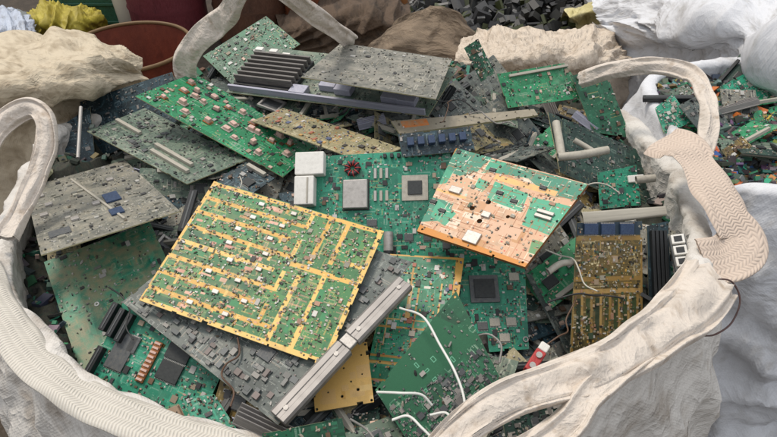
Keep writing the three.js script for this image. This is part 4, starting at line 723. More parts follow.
// ---------------------------------------------------------------- the boards that can be told apart
R = mulberry(101);
const mFin = mNoise(['#4a4745', '#6a6663', '#827e7a'], 66, { roughness: 0.5 });
makeBoard('navy', { label: 'dark navy circuit board leaning under the long green board by the beige cloth', style: 'navy', n: 198, pal: 'dark', dust: 0.25, dustCol: '#5d6a6a' });
makeBoard('backgreen', { label: 'teal green board behind the finned heatsink beside the white strap', style: 'dark', n: 396, dust: 0.1 });
makeBoard('blackleft', { label: 'blue black board added as dark fill for the shaded interior by the left lifting loop', style: 'navy', n: 60, pal: 'dark', dust: 0.15, dustCol: '#4d5656' });  // added dark board, stands in for the shade inside the left rim
makeBoard('loopgreen', { label: 'dark green board seen through the front loop of the sack', style: 'night', n: 160, pal: 'dark', dust: 0.2, big: 0.3 });
makeBoard('chassis', {
  name: 'heatsink_module', category: 'heatsink module', label: 'metal framed module with black finned heatsink and lilac grey shield cans', style: 'slate', dust: 0.4, n: 288, pal: 'dark', hmax: 0.006,
  parts: (f, add, g, b) => {
    const [a, c, e, d] = f.fins, cx = (a[0] + c[0] + e[0] + d[0]) / 4, cz = (a[1] + c[1] + e[1] + d[1]) / 4, w = 0.155, dp = 0.115;
    const hs = add('heatsink', rbox(w, 0.012, dp, 0, 0.006, 0, 0.002), mBlack, cx, cz, w, dp);
    for (let k = 0; k < 7; k++) mesh('fin', rbox(w - 0.004, 0.018, 0.005, cx, 0.02, cz - dp / 2 + 0.01 + k * 0.0155, 0.001), mFin, hs);
    for (const [x, z] of f.cans) add('shield_can', rbox(0.04, 0.016, 0.028, 0, 0.008, 0, 0.002), mLilac, x, z, 0.04, 0.028);
    for (const [x, z] of f.white) add('white_connector', rbox(0.02, 0.022, 0.012, 0, 0.011, 0, 0.001), mWhite, x, z, 0.02, 0.012);
    add('front_flange', rbox(b.w * 0.92, 0.016, 0.006, 0, 0.006, 0, 0.001), mLilac, 0.0, b.z0 + b.h * 0.94, b.w, 0.008, 0.0);
  },
});
makeBoard('greyback', { label: 'dusty grey board lying on top of the heatsink module', style: 'grey', dust: 0.62, dustCol: '#9c978c', n: 270, pal: 'pale', hmax: 0.0022 });
makeBoard('longgreen', {
  label: 'long green board studded with pinkish white components', style: 'green', dust: 0.22, n: 360, pal: 'mix',
  parts: (f, add, g, b) => { for (let k = 0; k < 26; k++) { const x = b.x0 + b.w * (0.07 + 0.86 * ((k % 9) + rr(0.1, 0.9)) / 9), z = b.z0 + b.h * (0.16 + 0.68 * (Math.floor(k / 9) + rr(0.2, 0.8)) / 3); const w = rr(0.009, 0.015), d = rr(0.007, 0.011), h = rr(0.006, 0.011); const c = add('filter_block', rbox(w, h, d, 0, h / 2, 0, 0.0015), mPink, x, z, w, d, rr(-0.2, 0.2)); mesh('filter_base', rbox(w * 1.5, 0.002, d * 1.4, x, 0.001, z, 0.0006), pick([mCopper, mChip, mPale]), c); } },
});
makeBoard('slategreen', {
  label: 'grey green board with two pale connector strips below the long green board', style: 'slate', dust: 0.45, dustCol: '#8c9083', n: 378, pal: 'dark',
  parts: (f, add, g, b) => { for (const [u, v, l] of [[0.66, 0.62, 0.12], [0.7, 0.76, 0.12], [0.17, 0.55, 0.09]]) add('connector_strip', rbox(l, 0.007, 0.008, 0, 0.0035, 0, 0.001), mPale, b.x0 + b.w * u, b.z0 + b.h * v, l, 0.01, -0.03); for (let k = 0; k < 9; k++) chipAt(add, b.x0 + b.w * rr(0.2, 0.6), b.z0 + b.h * rr(0.2, 0.8), rr(0.009, 0.014), rr(0.008, 0.01), 0.002, pick([mChip, mChipDusty])); },
});
makeBoard('strip_stand', { label: 'narrow green board strip standing upright before the cream sack', style: 'dark', dust: 0.3, n: 72 });
makeBoard('green_stand', { label: 'dusty green board propped upright before the cream sack', style: 'green', dust: 0.4, n: 108, parts: (f, add, g, b) => add('edge_connector', rbox(b.w * 0.75, 0.006, 0.006, 0, 0.003, 0, 0.001), mPale, b.x0 + b.w * 0.5, b.z0 + b.h * 0.12, b.w * 0.75, 0.008) });
makeBoard('dark_stand', { label: 'dark green board standing upright inside the right loop of the sack', style: 'dark', dust: 0.15, n: 54, print: { feet: 0.4, vias: 0.4 }, parts: (f, add, g, b) => add('edge_connector', rbox(b.w * 0.6, 0.006, 0.006, 0, 0.003, 0, 0.001), mPale, b.x0 + b.w * 0.42, b.z0 + b.h * 0.06, b.w * 0.5, 0.008) });
makeBoard('edge_board', { label: 'blackish green board sloping along the back right rim with a pale top edge', style: 'night', dust: 0.3, n: 288, pal: 'dark', parts: (f, add, g, b) => { } });
makeBoard('thinplate', { name: 'metal_plate', category: 'plate', label: 'thin dusty grey plate with an orange patch at its end', draw: (x, W, H) => { x.fillStyle = '#8d8574'; x.fillRect(0, 0, W, H); x.fillStyle = '#c9773f'; x.fillRect(0.06 * W, 0.1 * H, 0.18 * W, 0.5 * H); }, dust: 0.5, dustCol: '#a39b8a', thick: 0.004, n: 0 });
makeBoard('greenleft', { label: 'green board under brown dust beside the rim band', style: 'teal', dust: 0.98, dustCol: '#998c6e', n: 216, pal: 'pale', hmax: 0.002, parts: (f, add, g, b) => add('white_eyelet', new THREE.TorusGeometry(0.0028, 0.0012, 6, 14).rotateX(Math.PI / 2).translate(0, 0.001, 0), mWhite, b.x0 + b.w * 0.3, b.z0 + b.h * 0.5, 0.006, 0.006) });
makeBoard('dustyleft', {
  label: 'dusty grey brown board with one dark blue chip by the left lifting loop', style: 'grey', dust: 0.62, dustCol: '#958f80', n: 468, pal: 'pale',
  parts: (f, add, g, b) => {
    chipAt(add, f.chip[0][0], f.chip[0][1], 0.024, 0.05, 0.003, mBlue, false); chipAt(add, f.chip[1][0], f.chip[1][1], 0.02, 0.03, 0.003, mBlue, false); chipAt(add, f.chipb[0][0], f.chipb[0][1], 0.03, 0.028, 0.002, mChipDusty);
    for (const [u, v] of [[0.12, 0.25], [0.16, 0.42], [0.1, 0.55], [0.3, 0.72], [0.5, 0.6], [0.72, 0.3]]) add('crystal_can', rbox(0.012, 0.004, 0.014, 0, 0.002, 0, 0.001), mTin, b.x0 + b.w * u, b.z0 + b.h * v, 0.014, 0.014);
    add('divider_strip', rbox(0.004, 0.003, b.h * 0.8, 0, 0.0015, 0, 0.0008), mPale, b.x0 + b.w * 0.52, b.z0 + b.h * 0.5, 0.006, b.h * 0.8, 0.12);
  },
});
makeBoard('connboard', {
  label: 'teal board with black slot connectors and large grey chips by the rim band', style: 'teal', dust: 0.2, n: 216, print: { feet: 1.6 },
  parts: (f, add) => {
    for (const [x, z] of f.conn) { const c = add('slot_connector', rbox(0.009, 0.012, 0.042, 0, 0.006, 0, 0.001), mBlack, x, z, 0.011, 0.044); mesh('slot', rbox(0.002, 0.0014, 0.036, x, 0.0122, z, 0.0004), mChipDusty, c); }
    chipAt(add, f.chip[0][0], f.chip[0][1], 0.035, 0.026, 0.0035); chipAt(add, f.chip[1][0], f.chip[1][1], 0.033, 0.026, 0.0035); chipAt(add, f.chip[2][0], f.chip[2][1], 0.028, 0.05, 0.003, mChipDusty); chipAt(add, f.chip[3][0], f.chip[3][1], 0.014, 0.022, 0.003, mChipDusty);
    const [x, z] = f.strip[0], s = add('pin_header', rbox(0.012, 0.004, 0.058, 0, 0.002, 0, 0.0008), mCopper, x, z, 0.014, 0.06); const l = []; for (let k = 0; k < 9; k++) l.push(box(0.009, 0.003, 0.003, x, 0.005, z - 0.026 + k * 0.0064)); mesh('pins', merge(l), mPink, s).userData.kind = 'stuff';
  },
});
makeBoard('yellowback', { label: 'tan yellow board behind the white connectors under the heatsink module', style: 'tan', dust: 0.45, dustCol: '#9a8f72', n: 234, pal: 'gold' });
makeBoard('centre', {
  label: 'green board with silver shield can, red black toroid and white connectors', style: 'teal', dust: 0.25, n: 594, print: { feet: 1.5 },
  parts: (f, add, g, b) => {
    const [sx_, sz] = f.shield[0]; const sc = add('shield_can', rbox(0.042, 0.011, 0.05, 0, 0.0055, 0, 0.002), mTin, sx_, sz, 0.044, 0.052); mesh('can_skirt', rbox(0.046, 0.002, 0.054, sx_, 0.001, sz, 0.0006), mChip, sc);
    const [tx, tz] = f.toroid[0]; const tr = add('toroid', new THREE.TorusGeometry(0.0095, 0.0042, 10, 28).rotateX(Math.PI / 2).translate(0, 0.0045, 0), mBlack, tx, tz, 0.028, 0.028);
    for (let k = 0; k < 9; k++) { const a = k / 9 * 6.283; mesh('winding', new THREE.TorusGeometry(0.0048, 0.0009, 6, 14).rotateY(-a).translate(tx + Math.cos(a) * 0.0095, 0.0045, tz + Math.sin(a) * 0.0095), mRed, tr); }
    const [w0, w1] = f.white; add('white_connector', rbox(0.05, 0.02, 0.04, 0, 0.01, 0, 0.002), mWhite, w0[0], w0[1], 0.052, 0.042); const wc = add('white_connector', rbox(0.034, 0.022, 0.05, 0, 0.011, 0, 0.002), mWhite, w1[0], w1[1], 0.036, 0.052); mesh('connector_slot', rbox(0.003, 0.002, 0.044, w1[0] + 0.006, 0.0222, w1[1], 0.0004), mPale, wc);
    const [bx, bz] = f.bga[0]; const bg = add('processor', rbox(0.044, 0.0025, 0.044, 0, 0.00125, 0, 0.0006), mPale, bx, bz, 0.05, 0.05); mesh('processor_die', rbox(0.024, 0.002, 0.024, bx, 0.0035, bz, 0.0006), mChip, bg);
    const [cx, cz] = f.cyl[0]; const cy = add('electrolytic_capacitor', new THREE.CylinderGeometry(0.008, 0.008, 0.034, 18).rotateX(Math.PI / 2).translate(0, 0.008, 0), mTin, cx, cz, 0.02, 0.04); mesh('capacitor_cap', new THREE.CylinderGeometry(0.0083, 0.0083, 0.006, 18).rotateX(Math.PI / 2).translate(cx, 0.008, cz + 0.0175), mBlack, cy);
    for (let k = 0; k < 9; k++) add('pin_socket', rbox(0.0055, 0.008, 0.007, 0, 0.004, 0, 0.0006), mChip, b.x0 + b.w * (0.5 + k * 0.042), b.z0 + b.h * 0.05, 0.006, 0.008);
    for (let k = 0; k < 5; k++) chipAt(add, b.x0 + b.w * (0.42 + k * 0.11), b.z0 + b.h * rr(0.62, 0.9), rr(0.012, 0.02), rr(0.01, 0.014), 0.002, pick([mChip, mChipDusty, mWhite]));
    for (let k = 0; k < 6; k++) add('memory_strip', rbox(0.005, 0.003, 0.018, 0, 0.0015, 0, 0.0006), pick([mPale, mTin]), b.x0 + b.w * (0.44 + (k % 3) * 0.035), b.z0 + b.h * (0.2 + Math.floor(k / 3) * 0.2), 0.006, 0.02);
  },
});
makeBoard('bgaboard', {
  label: 'green board with big square black processor beside the red parts', style: 'teal', dust: 0.28, n: 468,
  parts: (f, add, g, b) => { const [x, z] = f.bga[0]; const c = add('processor', rbox(0.046, 0.003, 0.044, 0, 0.0015, 0, 0.0006), mChipDusty, x, z, 0.05, 0.05); mesh('processor_die', rbox(0.032, 0.002, 0.03, x, 0.004, z, 0.0006), mChip, c); for (const [u, v] of [[0.62, 0.72], [0.78, 0.72], [0.7, 0.86], [0.5, 0.75], [0.86, 0.3]]) chipAt(add, b.x0 + b.w * u, b.z0 + b.h * v, 0.016, 0.012, 0.002, pick([mChipDusty, mPale])); for (const [u, v] of [[0.88, 0.12], [0.9, 0.88], [0.55, 0.05]]) add('mounting_ring', new THREE.TorusGeometry(0.0035, 0.0014, 6, 16).rotateX(Math.PI / 2).translate(0, 0.0008, 0), mTin, b.x0 + b.w * u, b.z0 + b.h * v, 0.01, 0.01); },
});
makeBoard('goldgreen', { label: 'green board crossed by gold tracks between aluminium rail and dark green board', draw: drawGoldGreen, dust: 0.2, n: 360, pal: 'gold' });
makeBoard('goldteal', {
  label: 'orange copper and turquoise board on top of the pile with round black holes', draw: drawGoldTeal, dust: 0.3, dustCol: '#a08c74', n: 200, pal: 'stripe', thick: 0.006, edge: mCopper, big: 0.04,
  more: [[-0.01, -0.002, 0.0042], [-0.028, 0.017, 0.0042], [-0.006, 0.034, 0.0042], [0.03, 0.012, 0.003]],
  parts: (f, add, g, b) => { for (const [u, v, w, d] of [[0.5, 0.88, 0.024, 0.02], [0.2, 0.47, 0.02, 0.012], [0.5, 0.62, 0.014, 0.01], [0.85, 0.42, 0.026, 0.006], [0.85, 0.47, 0.026, 0.006]]) add('shield_can', rbox(w, 0.004, d, 0, 0.002, 0, 0.001), mTin, b.x0 + b.w * u, b.z0 + b.h * v, w, d); for (const [u, v] of [[0.1, 0.66], [0.2, 0.72], [0.36, 0.14], [0.5, 0.36], [0.62, 0.4], [0.75, 0.18]]) chipAt(add, b.x0 + b.w * u, b.z0 + b.h * v, 0.011, 0.006, 0.0025); },
});
makeBoard('goldplate', { name: 'gold_plate', category: 'plate', label: 'plain gold plated sheet with drilled holes beneath the aluminium rail', draw: (x, W, H) => { x.fillStyle = '#dcb266'; x.fillRect(0, 0, W, H); for (let k = 0; k < 14; k++) { x.fillStyle = pick(['#e4c07c', '#cfa050', '#d8b070']); x.fillRect(R() * W, R() * H, rr(10, 60), rr(10, 50)); } }, dust: 0.12, dustCol: '#a98b5a', thick: 0.004, metal: 0.2, rough: 0.45, n: 0, more: [[0.012, 0.01, 0.0014], [0.02, 0.022, 0.0022], [-0.002, 0.028, 0.002], [0.028, 0.002, 0.0012], [0.004, -0.01, 0.0014], [0.03, -0.025, 0.0014], [-0.02, 0.02, 0.0013]] });
makeBoard('grey_under', {
  label: 'charcoal grey board half hidden under the gold striped board', style: 'char', dust: 0.4, dustCol: '#74776f', n: 700, pal: 'dusty', hmax: 0.005, big: 0.35,
  parts: (f, add, g, b) => { for (let k = 0; k < 9; k++) chipAt(add, b.x0 + b.w * rr(0.2, 0.62), b.z0 + b.h * rr(0.45, 0.8), rr(0.014, 0.03), rr(0.012, 0.022), 0.003, pick([mChipDusty, mChip, mChipDusty])); },
});
makeBoard('main', { label: 'large green board with parallel gold stripes on top of the pile', draw: drawStriped, dust: 0.34, dustCol: '#8a7a58', n: 1300, pal: 'stripe', hmax: 0.0016, big: 0.02, notch: 4, thick: 0.0024,
  parts: (f, add, g, b) => { for (let k = 0; k < 8; k++) for (const [u, m] of [[0.3, mWhite], [0.47, mTin]]) { const x = b.x0 + b.w * (u + rr(-0.05, 0.05) + (0.5 - 0.0) * 0), z = b.z0 + b.h * (0.075 + k * 0.118); const w = 0.009; if (inPoly(D.boards.main.q, x - w, z) && inPoly(D.boards.main.q, x + w, z)) add(m === mWhite ? 'white_capacitor' : 'transistor', rbox(w, 0.003, 0.006, 0, 0.0015, 0, 0.0008), m, x, z, w, 0.006); } } });
makeBoard('rf', { label: 'brown and gold board standing at the right with dark chips along its top', draw: drawRF, dust: 0.25, n: 420, pal: 'stripe', hmax: 0.002, big: 0.03, parts: (f, add) => { for (const [x, z] of f.chip) chipAt(add, x, z, 0.022, 0.016, 0.004, mBlue); } });
makeBoard('blackcol', { label: 'black ribbed housing standing between the brown board and the socket row', name: 'black_housing', category: 'housing', style: 'navy', dust: 0.15, n: 30, pal: 'dark', dustCol: '#4a4a48', parts: (f, add, g, b) => { for (let k = 0; k < 4; k++) add('rib', rbox(0.005, 0.012, b.h * 0.8, 0, 0.006, 0, 0.001), mBlack, b.x0 + b.w * (0.25 + k * 0.17), b.z0 + b.h * 0.5, 0.006, b.h * 0.8); } });
makeBoard('blueconn', { label: 'dark board with a row of blue connectors under the thin grey plate', style: 'navy', dust: 0.15, n: 50, pal: 'dark', parts: (f, add, g, b) => { for (let k = 0; k < 6; k++) add('blue_connector', rbox(0.011, 0.012, 0.014, 0, 0.006, 0, 0.001), mBlue, b.x0 + b.w * (0.15 + k * 0.14), b.z0 + b.h * 0.45, 0.012, 0.015); } });
makeBoard('teal_small', { label: 'small bright green board with a white tab right of the copper and turquoise board', style: 'teal', dust: 0.1, n: 72, print: { feet: 0.5 }, parts: (f, add, g, b) => { add('white_tab', rbox(0.03, 0.006, 0.014, 0, 0.003, 0, 0.002), mWhite, b.x0 + b.w - 0.006, b.z0 + b.h * 0.35, 0.03, 0.014); } });
makeBoard('greencorner', { label: 'small brown faced board corner with green border by the rim band', draw: (x, W, H) => { x.fillStyle = '#1f7a50'; x.fillRect(0, 0, W, H); x.fillStyle = '#8d6f55'; x.fillRect(0.14 * W, 0.12 * H, 0.8 * W, 0.9 * H); }, dust: 0.3, n: 18 });
makeBoard('greencorner2', { label: 'small mint green board overlapping the brown faced corner piece', style: 'teal', dust: 0.2, n: 72 });
makeBoard('edgegreen', { label: 'plain dark green board edge under the foot of the aluminium rail', style: 'dark', dust: 0.15, n: 25, print: { feet: 0.3, vias: 0.3 } });
makeBoard('darkfront', { label: 'deep green board under loose white wires beside the front loop', draw: drawHalf, dust: 0.06, n: 460, pal: 'dark', where: (u, v) => u + v * 0.25 > 0.62 || R() < 0.06 });
makeBoard('ntea', { label: 'turquoise green board on the scrap in the neighbouring white sack', style: 'teal', dust: 0.2, n: 162, pal: 'pale' });
makeBoard('ngreen', { label: 'speckled green board seen through the right lifting loop', style: 'teal', dust: 0.3, n: 108, pal: 'pale' });
makeBoard('nbeige', { label: 'small beige green board seen through the right lifting loop', style: 'slate', dust: 0.5, n: 36 });
makeBoard('ngreen2', { label: 'dark green board lying beside the turquoise one in the neighbouring sack', style: 'green', dust: 0.3, n: 90 });
makeBoard('norange', { label: 'small orange brown board in the neighbouring white sack', style: 'brown', dust: 0.2, n: 36, dustCol: '#b08040' });

// ---------------------------------------------------------------- rails, pipes, bar, wires
{
  const d = D.boards.grey_under, q = new THREE.Quaternion(...d.p.slice(3, 7)), o = V(d.p), w = (e, y) => new THREE.Vector3(e[0], y, e[1]).applyQuaternion(q).add(o);
  const up = new THREE.Vector3(0, 1, 0).applyQuaternion(q);
  for (const [i, label] of [[0, 'upper length of brushed aluminium rail beside the gold striped board'], [2, 'lower length of brushed aluminium rail ending at the dark green board edge']]) {
    const a = w(d.f.rail[i], 0.006), b = w(d.f.rail[i + 1], 0.006), L = a.distanceTo(b), ax = b.clone().sub(a).normalize(), c = a.clone().add(b).multiplyScalar(0.5);
    const z = ax.clone().cross(up).normalize(), m = new THREE.Matrix4().makeBasis(ax, up, z);
    const g = thing('aluminium_rail', label, 'rail', c.toArray(), new THREE.Quaternion().setFromRotationMatrix(m).toArray());
    const s = new THREE.Shape([[-0.0125, 0], [0.0125, 0], [0.0125, 0.008], [0.010, 0.011], [0.0045, 0.011], [0.0035, 0.0095], [-0.002, 0.0095], [-0.003, 0.011], [-0.0095, 0.011], [-0.0125, 0.008]].map(([x, y]) => new THREE.Vector2(x, y)));
    mesh('rail_body', new THREE.ExtrudeGeometry(s, { depth: L, bevelEnabled: true, bevelSize: 0.0006, bevelThickness: 0.0006, bevelSegments: 1 }).translate(0, 0, -L / 2).rotateY(Math.PI / 2), mAlu, g);
    for (const e of [-0.38, 0.38]) mesh('screw', new THREE.CylinderGeometry(0.0032, 0.0032, 0.0016, 14).translate(e * L, 0.0108, 0.0), mTin, g);
    if (!i) mesh('joint_clip', rbox(0.016, 0.008, 0.02, L / 2 + 0.007, 0.004, 0, 0.0015), mTin, g);
  }
}
single('metal_rod', tube(D.rod, 0.0035, 12, 8), mTin, 'thin upright silver rod in front of the dark navy board', 'rod');
{
  const a = V(D.red[0]), b = V(D.red[1]), L = a.distanceTo(b), x = b.clone().sub(a).normalize(), z = x.clone().cross(new THREE.Vector3(-0.2, 0.8, 0.55)).normalize(), n = z.clone().cross(x);
  const g = thing('red_relay', 'small red component block left of the brown and gold board', 'component', a.clone().add(b).multiplyScalar(0.5).toArray(), new THREE.Quaternion().setFromRotationMatrix(new THREE.Matrix4().makeBasis(x, n, z)).toArray());
  mesh('relay_body', rbox(L, 0.016, 0.014, 0, 0, 0, 0.002), mRed, g); for (const k of [-0.25, 0.25]) mesh('terminal', new THREE.CylinderGeometry(0.004, 0.004, 0.003, 14).translate(k * L, 0.009, 0), mTin, g); mesh('end_cap', rbox(0.012, 0.014, 0.013, L / 2 + 0.006, 0, 0, 0.002), mWhite, g);
}
D.pipes.forEach((l, i) => single('plastic_pipe', tube(l, [0.0075, 0.0075, 0.005, 0.007, 0.005][i], 20, 12), mPale, ['short upright grey pipe beside the copper and turquoise board', 'grey pipe lying across the foot of the upright pipe', 'thin grey pipe leaning between boards by the upright pipe', 'stub of white pipe beside the small bright green board', 'bent pale pipe left of the brown and gold board'][i], 'pipe'));
single('metal_bar', strapGeo(D.bar, (t) => 0.022 - 0.006 * t, 0.01, [0, 0.8, 0.6], { n: 36, curl: 0, wob: 0 }), mPale, 'flat grey bar lying above the brown and gold board', 'bar');
D.cables.forEach((l, i) => single('white_wire', tube(l, 0.0016, 70, 7), mWire, ['long white wire arching from the rail over the deep green board', 'short white wire lying level on the deep green board', 'curled white wire at the foot of the deep green board', 'small white wire loop beside the long arching wire'][i], 'wire', 'loose white wires'));
single('dark_wire', tube(D.darkwire, 0.0012, 70, 6), mNoise(['#3b2f2f', '#5a4440', '#6a3a3a'], 71), 'thin dark wire loop hanging by the sack corner', 'wire');
{
  const a = V(D.jack[0]), b = V(D.jack[2]), L = a.distanceTo(b), x = b.clone().sub(a).normalize(), n0 = new THREE.Vector3(-0.3, 0.6, 0.75), z = x.clone().cross(n0).normalize(), n = z.clone().cross(x);
  const g = thing('jack_strip', 'row of square white sockets along the right rim', 'socket strip', a.clone().add(b).multiplyScalar(0.5).toArray(), new THREE.Quaternion().setFromRotationMatrix(new THREE.Matrix4().makeBasis(x, n, z)).toArray());
  mesh('strip_body', rbox(L, 0.012, 0.022, 0, 0, 0, 0.001), mChipDusty, g);
  for (let k = 0; k < 5; k++) { const s = mesh('socket', rbox(L / 5 * 0.82, 0.008, 0.018, -L / 2 + (k + 0.5) * L / 5, 0.009, 0, 0.001), mWhite, g); mesh('socket_opening', rbox(L / 5 * 0.5, 0.001, 0.011, -L / 2 + (k + 0.5) * L / 5, 0.0132, 0, 0.0003), mBlack, s); }
}

// ---------------------------------------------------------------- smaller pieces jammed into the gaps
R = mulberry(202);
const SIZES = [[.14, .10], [.12, .07], [.10, .08], [.16, .06], [.09, .06], [.13, .09], [.11, .05], [.08, .08]];
const FS = [['char', 'charcoal'], ['green', 'mid green'], ['grey', 'dusty grey'], ['slate', 'grey green'], ['brown', 'brown'], ['night', 'blackish green'], ['tan', 'tan'], ['navy', 'blue black']];
const protos = SIZES.map(([w, h], i) => {
  const g = new THREE.Group(), q = [[-w / 2, -h / 2], [w / 2, -h / 2], [w / 2, h / 2], [-w / 2, h / 2]], b = boardGeo(q, 0.0017, 2, []);
  mesh('substrate', b.g, std({ map: boardTex('fill' + i, w, h, (x, W, H) => printBoard(x, W, H, STY[FS[i][0]]), 0.35), roughness: 0.55 }), g);
  const av = []; const add = (n, geo, m, x, z, ww, dd) => { geo.translate(x, 0, z); av.push([x, z, ww, dd]); return mesh(n, geo, m, g); };
  chipAt(add, w * rr(-0.25, 0.1), h * rr(-0.15, 0.15), 0.022, 0.018, 0.003, pick([mChip, mChipDusty]));
  if (i % 2) add('edge_connector', rbox(w * 0.6, 0.008, 0.008, 0, 0.004, 0, 0.001), pick([mBlack, mPale, mTin]), 0, h * 0.4, w * 0.6, 0.009);
  mesh('small_components', smallParts(q, b, Math.round(w * h * 9000), PAL[i % 3 ? 'mix' : 'dark'], av, 0.005), mSmall, g).userData.kind = 'stuff';
  g.userData = { label: `small ${FS[i][1]} circuit board wedged into the gaps of the pile`, category: 'circuit board', group: `small ${FS[i][1]} boards in the pile` }; g.name = 'board_piece'; return g;
});
for (const [w, h, m, nm, lab] of [[.11, .014, mBlack, 'slot_connector', 'long black slot connector wedged into the gaps of the pile'], [.075, .014, mChip, 'slot_connector', 'short black slot connector wedged into the gaps of the pile']]) {
  const g = new THREE.Group(); g.name = nm; mesh('housing', rbox(w, 0.012, h, 0, 0, 0, 0.0012), m, g); mesh('slot', rbox(w * 0.9, 0.0015, 0.003, 0, 0.0062, 0, 0.0004), mChipDusty, g);
  const l = []; for (let k = 0; k < 14; k++) for (const s of [-1, 1]) l.push(box(0.0012, 0.006, 0.0012, (k / 13 - 0.5) * w * 0.88, -0.0085, s * h * 0.3)); mesh('pins', merge(l), mTin, g).userData.kind = 'stuff';
  g.userData = { label: lab, category: 'connector', group: lab.split(' wedged')[0] + 's in the pile' }; protos.push(g);
}
for (const [w, h, m, lab] of [[.09, .028, mAlu, 'silver finned bracket wedged into the gaps of the pile'], [.06, .024, mLilac, 'lilac grey finned bracket wedged into the gaps of the pile']]) {
  const g = new THREE.Group(); g.name = 'finned_bracket'; mesh('plate', rbox(w, 0.003, h, 0, 0, 0, 0.0008), m, g); for (let k = 0; k < 4; k++) mesh('fin', rbox(w, 0.012, 0.0018, 0, 0.007, (k / 3 - 0.5) * h * 0.88, 0.0005), m, g);
  g.userData = { label: lab, category: 'bracket', group: lab.split(' wedged')[0] + 's in the pile' }; protos.push(g);
}
{
  const g = new THREE.Group(); g.name = 'transformer'; mesh('core', rbox(.036, .02, .022, 0, 0, 0, 0.002), mChip, g); mesh('winding', rbox(.024, .024, .03, 0, 0, 0, 0.004), mCopper, g);
  g.userData = { label: 'small transformer with copper coloured winding wedged into the gaps of the pile', category: 'transformer', group: 'small transformers in the pile' }; protos.push(g);
  const e = new THREE.Group(); e.name = 'tin_tray'; for (const s of [-1, 1]) { mesh('frame_bar', rbox(.05, .006, .005, 0, 0, s * .0225, 0.001), mTin, e); mesh('frame_bar', rbox(.005, .006, .04, s * .0225, 0, 0, 0.001), mTin, e); }
  mesh('frame_plate', rbox(.046, .0015, .046, 0, -.003, 0, 0.0004), mChipDusty, e);
  e.userData = { label: 'small square tin tray with dark plate wedged into the gaps of the pile', category: 'tin tray', group: 'small tin trays in the pile' }; protos.push(e);
}
const REF = { navy: 'the dark navy board', blackleft: 'the left lifting loop', loopgreen: 'the front loop', backgreen: 'the back strap', chassis: 'the finned heatsink', greyback: 'the dusty grey board', longgreen: 'the long green board', slategreen: 'the grey green striped board', strip_stand: 'the upright green strip', green_stand: 'the propped green board', dark_stand: 'the upright dark green board', edge_board: 'the sloping blackish green board', thinplate: 'the thin grey plate', greenleft: 'the dusty green board', dustyleft: 'the dusty grey brown board', connboard: 'the black slot connectors', yellowback: 'the tan yellow board', centre: 'the silver shield can', bgaboard: 'the big square processor', goldgreen: 'the gold tracked board', goldteal: 'the copper and turquoise board', goldplate: 'the gold plate', grey_under: 'the aluminium rail', main: 'the gold striped board', rf: 'the brown and gold board', teal_small: 'the small bright green board', greencorner: 'the brown faced corner piece', edgegreen: 'the foot of the rail', darkfront: 'the white wires' };
for (const a of D.fill) {
  const g = protos[a[9]].clone(); g.name = numbered(protos[a[9]].name); g.position.set(a[0], a[1], a[2]); g.quaternion.set(a[3], a[4], a[5], a[6]); scene.add(g);
  let bd = 9, br = ''; for (const [k, ph] of Object.entries(REF)) { const e = D.boards[k].p, q = Math.hypot(e[0] - a[0], e[1] - a[1], e[2] - a[2]); if (q < bd) { bd = q; br = ph; } }
  g.userData = { ...g.userData, label: protos[a[9]].userData.label.replace(/wedged into.*$/, '') + 'wedged beside ' + br };
}

// ---------------------------------------------------------------- the mass of scrap underneath
const bs = Object.entries(D.boards).map(([k, d]) => { const q = new THREE.Quaternion(...d.p.slice(3, 7)), c = V(d.p); return { c, q, inv: q.clone().invert(), n: new THREE.Vector3(0, 1, 0).applyQuaternion(q), poly: d.q }; });
for (const a of D.fill) { if (a[9] > 7) continue; const q = new THREE.Quaternion(...a.slice(3, 7)), [w, h] = SIZES[a[9]]; bs.push({ c: V(a), q, inv: q.clone().invert(), n: new THREE.Vector3(0, 1, 0).applyQuaternion(q), poly: [[-w / 2, -h / 2], [w / 2, -h / 2], [w / 2, h / 2], [-w / 2, h / 2]] }); }
function under(x, z, top, gap) { // highest the mass may rise at (x, z)
  let y = top; const p = new THREE.Vector3();
  for (const b of bs) {
    if (Math.abs(x - b.c.x) > 0.4 || Math.abs(z - b.c.z) > 0.4) continue;
    const yy = b.c.y - (b.n.x * (x - b.c.x) + b.n.z * (z - b.c.z)) / b.n.y; p.set(x - b.c.x, yy - b.c.y, z - b.c.z).applyQuaternion(b.inv);
    if (inPoly(b.poly, p.x * 0.96, p.z * 0.96)) y = Math.min(y, yy - gap);
  }
  return y;
}
function insideRim(rim, x, z, k) { const c = [0, 0]; for (const p of rim) { c[0] += p[0] / rim.length; c[1] += p[2] / rim.length; } return inPoly(rim.map((p) => [c[0] + (p[0] - c[0]) * k, c[1] + (p[2] - c[1]) * k]), x, z); }
const mScrap = std({ map: noiseTex(['#15191a', '#2a2c28', '#3b3a30', '#24352c', '#1a1d20'], 81, 512, 40), roughness: 0.8 });
